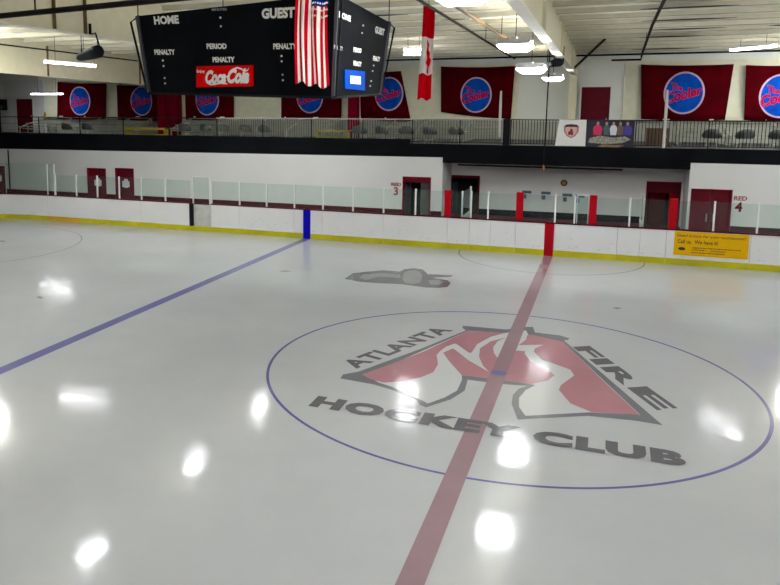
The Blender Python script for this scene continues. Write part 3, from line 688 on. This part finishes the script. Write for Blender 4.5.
# objects at the left end
t = empty('equipment_rack', (-34.9, 23.4, ZD), 'dark equipment rack at the left end of the gallery', 'rack')
MB().box(-35.7, -34.2, 23.1, 23.16, ZD, ZD+1.9).build('frame', M_BLACK, t)
MB().box(-35.6, -34.9, 23.02, 23.1, ZD+.9, ZD+1.8).box(-34.7, -34.35, 23.02, 23.1, ZD+.2, ZD+.8).build('panel', M_CHAIR, t)
t = empty('loudspeaker', (-34.3, 23.6, ZD+1.5), 'black wall loudspeaker left of the tall maroon gallery door', 'loudspeaker')
MB().box(-34.65, -34.25, 23.5, 23.85, 5.0, 5.7).build('cabinet', M_BLACK, t, bevel=.03)
MB().tube([(-34.45, 23.48, 5.2), (-34.45, 23.5, 5.2)], .14, 16).build('cone', M_CHAIR, t)
t = empty('fire_extinguisher', (-31.2, 23.6, 4.2), 'small orange extinguisher hanging right of the tall maroon gallery door', 'extinguisher')
MB().tube([(-31.2, 23.8, 4.35), (-31.2, 23.8, 4.75), (-31.2, 23.8, 4.82)], [.09, .09, .04], 12).build('body', M_ORANGE, t, smooth=True)
MB().tube([(-31.2, 23.8, 4.82), (-31.2, 23.8, 4.9)], .05, 8).build('valve', M_YEL, t)

# ================================================================== roof
RZ = lambda y: 8.15-.017*abs(y)
b = MB(); b.prism([(-37.2, -24.2, RZ(24)), (-37.2, 0, RZ(0)), (-37.2, 24.2, RZ(24)), (-37.2, 24.2, RZ(24)+.3), (-37.2, 0, RZ(0)+.3), (-37.2, -24.2, RZ(24)+.3)], (1, 0, 0), 67.4)
CE = b.build('ceiling', M_CEIL); struct(CE)
y = -22.8
while y < 23.9:
    z = RZ(y)
    MB().box(-37, 30, y-.035, y+.035, z-.13, z+.01).box(-37, 30, y-.07, y-.0, z-.13, z-.11).build('purlin', M_PURLIN, CE)
    MB().box(-37, 30, y-.014, y+.002, z-.137, z-.13).build('seam', M_BROWN, CE); y += 1.52
# dark openings between the sagging insulation sheets
gp = MB()
for (u0, u1, v, w) in ((640, 738, 4.5, 2.2), (642, 735, 15.5, 1.8), (650, 726, 24, 1.5), (640, 705, 31, 1.6), (632, 700, 42, 1.6), (770, 800, 20, 1.5), (440, 470, 17, 1), (350, 410, 14, 1.2), (455, 500, 27, 1.0)):
    a = at(u0, v, z=7.93); e = at(u1, v-1, z=7.93); yy = (a.y+e.y)/2
    if yy > 23: continue
    n = 14; x0, x1 = a.x, e.x; k = max(abs(at(u0, v-w, z=7.93).y-at(u0, v+w, z=7.93).y)*.16, .05)
    vs = [(x0+(x1-x0)*i/n, yy-k*math.sin(math.pi*i/n), RZ(yy)-.16) for i in range(n+1)]+[(x0+(x1-x0)*i/n, yy+k*math.sin(math.pi*i/n), RZ(yy)-.16) for i in range(n-1, 0, -1)]
    gp.prism(vs, (0, 0, 1), .012)
gp.build('insulation_gap', mat('gap_dark', (.03, .03, .05), .8), CE)

def frame(x, zf0, zf1, red_col, lbl, knee):
    """steel portal frame across the hall: web plate, bottom flange, stiffeners and column at the gallery wall"""
    t = empty('ceiling_beam', (x, 0, zf0), lbl, None, None, 'structure')
    b = MB(); N = 24
    zf = lambda y: (zf0+(zf1-zf0)*max(0, y)/24)
    ys = [-23.9+i*47.8/N for i in range(N+1)]
    poly = [(x, y, zf(y)) for y in ys]+[(x, y, RZ(y)-.02) for y in reversed(ys)]
    b.prism([(x-.02, p[1], p[2]) for p in poly], (1, 0, 0), .04); b.build('web', M_BEAM, t)
    b = MB()
    for a, e in zip(ys[:-1], ys[1:]): b.bar((x, a, zf(a)), (x, e+.01, zf(e)), .26, .03)
    b.build('bottom_flange', M_BEAMW, t)
    b = MB()
    for y in (at(57, 15, x=-10.2).y, at(88, 20, x=-10.2).y, 9, 15, 20) if -11 < x < -5 else (-9, -3, 4.6, 12, 19):
        b.box(x-.11, x+.11, y-.015, y+.015, zf(y)+.02, RZ(y)-.14)
    b.build('stiffener', M_BROWN if x < -5 else M_BEAM, t)
    # column, deeper towards the top
    b = MB(); z1 = zf(23)
    for sx in (-.13, .11): pass
    b.prism([(x-.1, 23.9, ZD), (x-.1, 23.45, ZD), (x-.1, 23.0, z1), (x-.1, 22.9, RZ(23)-.1), (x-.1, 23.9, RZ(23)-.1)], (1, 0, 0), .04)
    b.prism([(x-.2, 23.40, ZD), (x-.2, 22.95, z1), (x-.2, 22.99, z1), (x-.2, 23.45, ZD)], (1, 0, 0), .32)
    b.prism([(x-.2, 23.85, ZD), (x-.2, 23.85, RZ(23)-.1), (x-.2, 23.9, RZ(23)-.1), (x-.2, 23.9, ZD)], (1, 0, 0), .32)
    b.build('column', M_BEAM, t)
    return t
F0 = frame(.1, 6.98, 6.66, False, 'cream steel roof beam running to the gallery right of centre', 0)
F1 = frame(-10.35, 6.95, 6.6, True, 'cream steel roof beam passing behind the scoreboard', 0)
F2 = frame(-20.9, 6.75, 6.25, True, 'cream steel roof beam at the far left', 0)
frame(10.6, 6.98, 6.66, False, 'cream steel roof beam beyond the right side', 0)
MB().box(-10.68, -10.18, 22.5, 22.9, ZD, 6.55).build('red_casing', mat('column_red', (.15, .0, .012), .8, spec=.05), F1)
MB().box(-21.95, -21.45, 22.3, 22.9, ZD, 6.2).box(-21.05, -20.7, 22.3, 22.9, ZD, 6.2).box(-21.45, -21.05, 22.5, 22.9, ZD, 6.2).build('red_casing', mat('column_red', (0, 0, 0)), F2)

# pipes and braces under the roof
def pipe(name, pts, r, mt, lbl, cat='pipe', hang=()):
    t = empty(name, pts[0], lbl, cat)
    MB().tube(pts, r, 8).build('tube', mt, t)
    for p in hang: MB().bar((p[0], p[1], p[2]), (p[0], p[1], RZ(p[1])-.02), .02).build('hanger', M_PIPE, t)
    return t
a, e = at(0, 16, y=-5), at(152, 1, y=-5); dd = e-a
pipe('truss_pipe', [a-dd*1.2, e+dd*1.1], .045, M_PIPE, 'long dark pipe crossing the top left of the picture', hang=[a+dd*.25, a+dd*1.3])
pipe('sprinkler_pipe', [(-2.2, -3, 7.5), (-2.2, 2.2, 7.45), (-2.52, 22.5, 7.42)], .035, M_PIPE, 'dark sprinkler pipe running from the hanging flag to the gallery wall', hang=[(-2.3, 12, 7.45), (-2.45, 18, 7.45)])
pipe('conduit_rail', [(-1.66, -3, 7.45), (-1.6, 2, 7.42), (-1.5, 11.8, 7.38)], .05, M_BROWN, 'brown metal rail above the row of lamps right of the flag', hang=[(-1.6, 3, 7.45), (-1.52, 10, 7.4)])
pipe('sprinkler_pipe', [(2.72, -2, 7.62), (2.75, 11, 7.62), (2.86, 22.4, 7.45), (2.86, 22.9, 7.28), (1.65, 22.9, 7.28)], .045, M_PIPE, 'dark pipe with elbow running over the maroon gallery door', hang=[(2.74, 5, 7.65), (2.78, 16, 7.6)])
pipe('eave_pipe', [(-36, 23.55, 7.56), (20, 23.55, 7.56)], .04, M_PIPE, 'long dark pipe along the top of the gallery wall')
t = pipe('roof_brace', [tuple(at(605, 39, y=17.5)), tuple(at(571, 71, y=22.9))], .05, M_PIPE, 'dark diagonal brace right of the central roof beam', 'brace')
pipe('roof_brace', [tuple(at(134, 62, y=22)), tuple(at(120, 84, y=22.9))], .05, M_PIPE, 'dark diagonal brace left of the scoreboard', 'brace')
t = pipe('drop_rod', [(-.55, 16.7, 7.88), (-.58, 16.7, 2.85)], .025, M_PIPE, 'thin dark vertical rod hanging in front of the gallery edge', 'rod')
MB().tube([(-.58, 16.7, 2.72), (-.58, 16.7, 2.9)], .05, 10).build('orange_end', M_ORANGE, t)
MB().box(-.7, -.46, 16.67, 16.73, 2.9, 2.94).build('cross_piece', M_PIPE, t)
pipe('beam_conduit', [at(-10, 43, x=-20.7), at(138, 61, x=-20.7)], .03, M_PIPE, 'thin dark conduit along the far left roof beam')
pipe('recess_pipe', [(-4.1, 17.5, 2.78), (2.3, 17.5, 2.76)], .035, M_PIPE, 'dark horizontal pipe below the black gallery fascia')
MB().bar((-3, 17.5, 2.78), (-3, 17.5, 2.885), .02).bar((1.5, 17.5, 2.77), (1.5, 17.5, 2.885), .02).build('hanger', M_PIPE, bpy.data.objects['recess_pipe'])

# ================================================================== lamps
def make_lamp():
    t = empty('high_bay_lamp', (0, 0, 0))
    MB().box(-.06, .06, -.44, .44, .10, .24).box(-.4, .4, -.42, -.385, .06, .2).box(-.4, .4, .385, .42, .06, .2).build('housing', M_GREY, t, local=True)
    p = [(-.44, .03), (-.28, -.09), (.28, -.09), (.44, .03), (.34, .12), (-.34, .12)]
    MB().prism([(x, -.38, z) for x, z in p], (0, 1, 0), .76).build('lens', M_LENS, t, local=True, bevel=.02)
    for s in (-1, 1):
        MB().box(s*.22-.15, s*.22+.15, -.36, .36, .122, .13).build('upper_lens', M_UPGLOW, t, local=True)  # glowing panel added on top to lift the ceiling brightness
    MB().bar((0, 0, 0), (0, 0, 1), .02).build('cable', M_PIPE, t, local=True)
    return t
lamp = make_lamp()
rows = {'c': [(-.62, -6.5, 7.1), (-.62, -2.0, 6.93), (-.62, 5.9, 6.7), (-.62, 10.4, 6.32), tuple(at(553, 79, z=6.36)), (-.62, -11.5, 6.95)],
        'b': [(-11.1, y, 7.45) for y in (13.1, 7.5, 1.6, -4, -9, -13)], 'a': [(-20.3, y, 7.1) for y in (7.2, 1.6, -4, -9.5)], 'd': [(9.4, y, 7.1) for y in (21.5, 17., 12.2, 7., 1.4, -4.2, -9.5)], 'e': [(20, y, 7.1) for y in (9, 0, -9)]}  # right row: pair nearest the gallery added unseen to light the back wall
nm = {'c': 'row right of the flag', 'b': 'row behind the middle roof beam', 'a': 'row at the far left', 'd': 'right row with added pair', 'e': 'row beyond the right side'}
first = True
for r, L in rows.items():
    for k, p in enumerate(sorted(L, key=lambda q: -q[1])):
        o = lamp if first else copy_tree(lamp); first = False; o.location = p
        for ch in o.children:
            if ch.name.startswith('cable'): ch.location = (0, 0, .24); ch.scale = (1, 1, RZ(p[1])-.004-p[2]-.24)
        tag(o, 'bright white hanging lamp, %s from the gallery in the %s' % (ordn(k), nm[r]), 'lamp', 'hanging lamps over the ice')
for ch in lamp.children:
    if ch.name.startswith('lens'): ch.data = ch.data.copy(); ch.data.materials[0] = M_DIMLENS
def tube_lamp(a, e, lbl, th=1., mt=M_TUBE):
    a, e = V(a), V(e); t = empty('tube_lamp', (a+e)/2, lbl, 'lamp', 'fluorescent tube lamps')
    MB().bar(a+V((0, 0, .06)), e+V((0, 0, .06)), .26, .06).build('housing', M_ALU, t)
    MB().bar(a, e, .24*th, .1*th).build('diffuser', mt, t)
    for q in (a*.8+e*.2, a*.2+e*.8): MB().bar(q+V((0, 0, .09)), V((q.x, q.y, RZ(q.y)-.004)), .012).build('cable', M_PIPE, t)
tube_lamp(at(46, 61.7, y=9.8), at(94, 65.8, y=9.8), 'long bright tube lamp under the far left roof beam', 1., M_TUBEDIM)
tube_lamp(at(32, 94, y=22), at(62, 94, y=22), 'tube lamp left of the leftmost banner, low over the gallery', .7, M_TUBEDIM)
tube_lamp(at(404, 54, y=17), at(426, 54, y=17.2), 'lower tube lamp beside the hanging red and white flag')
tube_lamp(at(404, 49.5, y=14.3), at(423, 49.5, y=14.5), 'upper tube lamp beside the hanging red and white flag')
tube_lamp(at(732, 50, z=7.35), at(775, 46, z=7.35), 'tube lamp above the rightmost banners', .8, M_TUBEDIM)

# projector heads hung from the beams
def projector(p, yaw, lbl, k=1.):
    t = empty('spotlight', p, lbl, 'spotlight', 'black spotlights hung from the roof beams')
    M = Matrix.Rotation(yaw, 4, 'Z')
    T = lambda L: [V(p)+M@(V(q)*k) for q in L]
    MB().tube(T([(-.5, 0, -.08), (-.42, 0, -.07), (-.1, 0, -.03), (.1, 0, 0), (.3, 0, .02), (.33, 0, .02)]), [.07, .10, .13, .155, .155, .08], 14).build('body', M_BLACK, t, smooth=True)
    MB().tube(T([(-.51, 0, -.082), (-.49, 0, -.08)]), .06, 14).build('front_lens', M_TEAL, t)
    MB().tube(T([(-.05, .2, 0), (-.05, .2, .38), (-.05, -.2, .38), (-.05, -.2, 0)]), .022, 6).build('yoke', M_BLACK, t)
    MB().tube(T([(.2, .1, .1), (.12, .05, .42), (-.05, 0, .38)]), .02, 6).build('stay', M_BLACK, t)
    MB().bar(V(p)+V((0, 0, .36*k)), (p[0], p[1], p[2]+.62*k), .05).build('clamp', M_BLACK, t)
q = at(91, 53, x=-10.3); projector(tuple(q), -.35, 'black spotlight hanging left of the scoreboard', 1.15)
q = at(556, 62, y=12.5); projector(tuple(q), 1.35, 'black spotlight hanging beside the central roof beam', 1.3)

# ================================================================== scoreboard
dS = 12.0
def cp(u, v, s): return CAM+(FW+RT*((u-PX)/FPX)-UP*((v-PY)/FPX))*(dS*s)
TL, TC, TR = cp(138, 16, 1.24), cp(337, -6.5, 1.0), cp(389, 22, 1.325)
BL, BC, BR = cp(150, 92, 1.24), cp(333, 96.5, 1.0), cp(379, 93.5, 1.325)
TB, BB = TL+TR-TC, BL+BR-BC
SB = empty('scoreboard', (TL+TR+BL+BR)/4-V((0, 0, .8)), 'large black four-sided hanging scoreboard with white lettering', 'scoreboard')
b = MB()
for P in ((BL, BC, TL, TC), (BC, BR, TC, TR), (BR, BB, TR, TB), (BB, BL, TB, TL), (TL, TC, TB, TR), (BL, BC, BB, BR)):
    n = 12; vs = [(P[0]*(1-i/n)+P[1]*i/n)*(1-j/n)+(P[2]*(1-i/n)+P[3]*i/n)*j/n for j in range(n+1) for i in range(n+1)]
    b.add(vs, [(j*(n+1)+i, j*(n+1)+i+1, (j+1)*(n+1)+i+1, (j+1)*(n+1)+i) for j in range(n) for i in range(n)])
b.build('cabinet', M_SBD, SB)
def face(P00, P10, P01, P11):
    """bilinear board face; returns point at picture-like fractions, lifted a little off the face"""
    n = (P10-P00).cross(P01-P00).normalized()
    if n.dot(CAM-P00) < 0: n = -n
    return lambda s, t, o=.006: (P00*(1-s)+P10*s)*(1-t)+(P01*(1-s)+P11*s)*t+n*o
FA = face(BL, BC, TL, TC); FB = face(BC, BR, TC, TR)
def inv(F, u, v):
    """fractions on a face of a point measured in the photo"""
    s = t = .5
    def pr(P):
        d = P-CAM; z = d.dot(FW); return PX+FPX*d.dot(RT)/z, PY-FPX*d.dot(UP)/z
    for _ in range(12):
        a = pr(F(s, t)); b1 = pr(F(s+1e-3, t)); b2 = pr(F(s, t+1e-3))
        J = [[(b1[0]-a[0])*1e3, (b2[0]-a[0])*1e3], [(b1[1]-a[1])*1e3, (b2[1]-a[1])*1e3]]
        det = J[0][0]*J[1][1]-J[0][1]*J[1][0]; ex, ey = u-a[0], v-a[1]
        s += (ex*J[1][1]-ey*J[0][1])/det; t += (ey*J[0][0]-ex*J[1][0])/det
    return s, t
def ftext(F, body, u0, u1, vt, vb, mt, bold=.03, par=SB, shear=0., o=.012, vslope=0., nm='lettering'):
    sa, tb = inv(F, u0, vb); sb, _ = inv(F, u1, vb); _, tt = inv(F, u0, vt); 
    _, tb2 = inv(F, u1, vb+vslope)
    return text(nm, body, (0, 0, 0), (1, 0, 0), (0, 1, 0), mt, par, bold, shear, warp=lambda u, v: F(sa+(sb-sa)*u, tb+(tb2-tb)*u+(tt-tb)*v, o))
def fquad(F, u0, u1, vt, vb, name, mt, par, th=.02, o=.004, sl=0.):
    L = [F(*inv(F, *p), o) for p in ((u0, vb), (u1, vb+sl), (u1, vt+sl), (u0, vt))]
    n = F(.5, .5, 1)-F(.5, .5, 0); return MB().prism(L, n, th).build(name, mt, par)
def fdot(F, u, v, r=1.1): return fquad(F, u-r*.6, u+r*.6, v-r*.8, v+r*.8, 'indicator', M_WHITE, SB, .01)
ftext(FA, 'HOME', 154.7, 179.5, 16.2, 24.7, M_WHITE, .05, vslope=-1)
ftext(FA, 'GUEST', 262, 295, 8.5, 19, M_WHITE, .05, vslope=-1.2)
ftext(FA, 'MINUTES', 212, 227, 8.5, 11.0, M_DIM, .02, vslope=-.5)
ftext(FA, 'PERIOD', 207, 227, 43.5, 49, M_WHITE, .045)
ftext(FA, 'PENALTY', 155, 175.5, 49.5, 54.8, M_WHITE, .045)
ftext(FA, 'PENALTY', 213, 235, 57, 62.3, M_WHITE, .045)
ftext(FA, 'PENALTY', 273.5, 297, 43.5, 49.2, M_WHITE, .045)
for u, v in ((163, 60.5), (163.7, 66), (164.8, 78), (165.2, 83.3), (220.5, 17.7), (221, 26.3), (281.6, 56), (281.8, 61.3), (282.7, 74.8), (283, 80.2)): fdot(FA, u, v)
CK = empty('advertising_sign', F_ if False else FA(.4, .2), 'bright red cola sign with white script fixed to the front of the scoreboard', 'sign')
fquad(FA, 197.3, 253.6, 66.3, 87.3, 'board', M_COKE, CK, .03, .004, -1.2)
ftext(FA, 'Enjoy', 198.6, 206.5, 70, 73.6, M_WHITE, .02, CK, o=.045)
ftext(FA, 'Coca', 207.2, 228, 70.3, 84.2, M_WHITE, .055, CK, .45, .045)
ftext(FA, '-', 225.5, 230, 76, 77.4, M_WHITE, .02, CK, .3, .045)
ftext(FA, 'Cola', 229, 251, 68.8, 83.6, M_WHITE, .055, CK, .45, .045)
# swash strokes joining the script
def stroke(F, pts, w, par, mt, o=.047):
    b = MB(); L = []
    for i, (u, v) in enumerate(pts):
        ww = w*(.35+.65*math.sin(math.pi*(i+.5)/len(pts))); L.append((F(*inv(F, u, v-ww/2), o), F(*inv(F, u, v+ww/2), o)))
    for (a, c2), (d2, e2) in zip(L[:-1], L[1:]): b.add([a, c2, e2, d2], [(0, 1, 2, 3)])
    return b.build('swash', mt, par)
stroke(FA, [(208, 80), (209, 83), (212, 84.6), (217, 84.2), (222, 83.0), (226, 83.4), (229, 84)], 1.6, CK, M_WHITE)
stroke(FA, [(231, 72), (235, 69), (239, 67.8), (243, 69), (246, 71.2), (249, 70.6), (250.5, 68.2)], 1.7, CK, M_WHITE)
# right face
ftext(FB, 'HOME', 338.5, 350.5, 11, 17.5, M_WHITE, .06, vslope=4.5)
ftext(FB, 'GUEST', 374.5, 384, 25.5, 33, M_DIM, .06, vslope=3)
ftext(FB, 'PENALTY', 333.5, 342.5, 44.5, 49, M_DIM, .05, vslope=2)
ftext(FB, 'PERIOD', 353, 361, 47, 52, M_WHITE, .05, vslope=1.2)
ftext(FB, 'PENALTY', 353, 361, 60.5, 65.5, M_WHITE, .05, vslope=1.2)
ftext(FB, 'PENALTY', 372.5, 379.5, 55.5, 60.5, M_WHITE, .05, vslope=1.2)
for u, v in ((363, 25.5), (362, 33), (373.5, 65.5), (372.5, 71), (371, 81), (370, 86)): fquad(FB, u-.5, u+.5, v-.8, v+.8, 'indicator', M_DIM, SB, .01)
t = empty('advertising_sign', FB(.4, .2), 'small blue square sign with white mark on the right face of the scoreboard', 'sign')
fquad(FB, 343.5, 363.5, 69.5, 88.5, 'board', M_SBLUE, t, .03, .004, 2.)
fquad(FB, 348.5, 358.8, 75.5, 83.5, 'white_mark', M_WHITE, t, .008, .036, 1.)
# corner trims and outer pipe guard
for P, Q, w_ in ((TC, BC, .05), (TL, BL, .08), (TR, BR, .07)): MB().bar(P, Q, w_).build('corner_trim', M_SBF, SB)
nA = (FA(.5, .5, 1)-FA(.5, .5, 0)); nB = (FB(.5, .5, 1)-FB(.5, .5, 0))
eA = (TL-TC).normalized(); eB = (TR-TC).normalized()
g = MB(); o1 = eA*.14; 
g.tube([TL+V((0, 0, -.02)), TL+eA*.22+V((0, 0, -.1)), BL+eA*.08+V((0, 0, .0)), BL+V((0, 0, -.04))], .022)
g.tube([TR+V((0, 0, -.02)), TR+eB*.6+V((0, 0, -.06)), BR+eB*.25, BR+V((0, 0, -.03))], .022)
g.tube([BL+V((0, 0, -.02)), BC+nA*.05+V((0, 0, -.02)), BR+V((0, 0, -.02))], .022)
g.tube([TC+V((0, 0, -.02)), TC+eA*(-.1)+V((0, 0, -.02)), BC-eA*.06, BC], .018)
g.build('guard_pipe', M_BLACK, SB)
for P in (TL, TR, TB, TC): MB().bar(P, (P.x, P.y, RZ(P.y)-.02), .015).build('cable', M_PIPE, SB)

# ================================================================== flags
def hung_flag(name, lbl, TLp, TRp, BLp, BRp, cols, slot, mats, fold, nf, y_amp, nz=40, seed=0):
    t = empty(name, (BLp+BRp)/2, lbl, 'flag'); rn = random.Random(seed); ph = [rn.random()*6 for _ in range(4)]
    dep = (TRp-TLp).cross(V((0, 0, 1))).normalized()
    vs = []; b = MB()
    for j in range(nz+1):
        r = j/nz
        for k in range(cols+1):
            s = k/cols
            A = TLp*(1-r)+BLp*r; B = TRp*(1-r)+BRp*r
            ss = s+fold*math.sin(2*math.pi*nf*s+1.2*math.sin(2.2*r+ph[0]))*math.sin(math.pi*s)
            p = A*(1-ss)+B*ss+dep*(y_amp*math.cos(2*math.pi*nf*s+1.5*r+ph[1]))+V((0, 0, -.03*math.cos(2*math.pi*nf*s)*r))
            p += (TRp-TLp)*(.05*math.sin(4.5*r+ph[2]))
            vs.append(p)
    fs = []; mi = []
    base = 0
    for j in range(nz):
        for k in range(cols):
            a = j*(cols+1)+k; b.v = vs; b.f.append((a, a+1, a+cols+2, a+cols+1)); b.mi.append(slot((k+.5)/cols, (j+.5)/nz))
    b.v = [tuple(v) for v in vs]
    o = b.build('cloth', mats, t, smooth=True)
    sd = o.modifiers.new('thick', 'SOLIDIFY'); sd.thickness = .006
    MB().tube([TLp+(TLp-TRp)*.06+V((0, 0, .02)), TRp+(TRp-TLp)*.06+V((0, 0, .02))], .018, 8).build('pole', M_GREY, t)
    m_ = (TLp+TRp)/2; MB().bar(m_+V((0, 0, .02)), (m_.x, m_.y, RZ(m_.y)-.02), .01).build('cord', M_PIPE, t)
    return t, vs
dF = 11.35
def fp(u, v, d=dF): return CAM+(FW+RT*((u-PX)/FPX)-UP*((v-PY)/FPX))*d
def us_slot(s, r):
    if s > .45 and r < .40: return 2
    return 0 if int(s*13) % 2 == 0 else 1
t, vs = hung_flag('hanging_flag', 'red and white striped flag with blue canton hanging before the scoreboard corner', fp(298, -44), fp(329, -48), fp(294.5, 82), fp(328.5, 88), 78, us_slot, [M_FRED, M_FWHITE, M_FBLUE], .035, 2.5, .05, seed=4)
b = MB()
for r in range(3, 20, 2):
    for k in range(41, 78, 4):
        p = V(vs[r*79+k+(r % 4)//2*2 if k+2 < 78 else r*79+k]); q = (CAM-p).normalized()*.012
        pts = []
        for i in range(10):
            a = math.pi/2+i*math.pi/5; rr = .022 if i % 2 == 0 else .009
            pts.append(p+q+RT*(rr*math.cos(a))+V((0, 0, 1))*(rr*math.sin(a)))
        b.add(pts, [tuple(range(10))])
b.build('stars', M_WHITE, t)
def ca_slot(s, r): return 0 if r < .33 or r > .73 else 1
TLc, TRc = at(422.5, 5, y=4), at(435, 9, y=4); BLc, BRc = at(417.5, 99, y=4), at(432, 100, y=4)
t, vs = hung_flag('hanging_flag', 'narrow folded red and white flag with maple leaf hanging right of the scoreboard', TLc, TRc, BLc, BRc, 24, ca_slot, [M_FRED2, M_FWHITE], .05, 1.5, .06, seed=9)
LX = [(427, 39), (429, 44), (428.5, 50), (430, 53), (429.5, 57), (431, 60), (429.8, 65), (428.5, 68), (428, 74), (426.8, 73), (427.2, 66), (425.8, 63), (427, 58), (426.3, 52), (427.3, 47)]
b = MB(); b.prism([at(u, v, y=3.86) for u, v in LX], (0, 1, 0), .006); b.build('maple_leaf', M_FRED2, t)

# ================================================================== render look
w = bpy.data.worlds.new('world'); S.world = w; w.use_nodes = True
w.node_tree.nodes['Background'].inputs[0].default_value = (.6, .62, .65, 1); w.node_tree.nodes['Background'].inputs[1].default_value = .2
S.view_settings.view_transform = 'Standard'; S.view_settings.look = 'None'; S.view_settings.gamma = 1; S.view_settings.exposure = 0.86
S.view_settings.use_curve_mapping = False
S.cycles.max_bounces = 8; S.cycles.diffuse_bounces = 4; S.cycles.transparent_max_bounces = 16
S.cycles.use_denoising = True
S.cycles.sample_clamp_indirect = 8
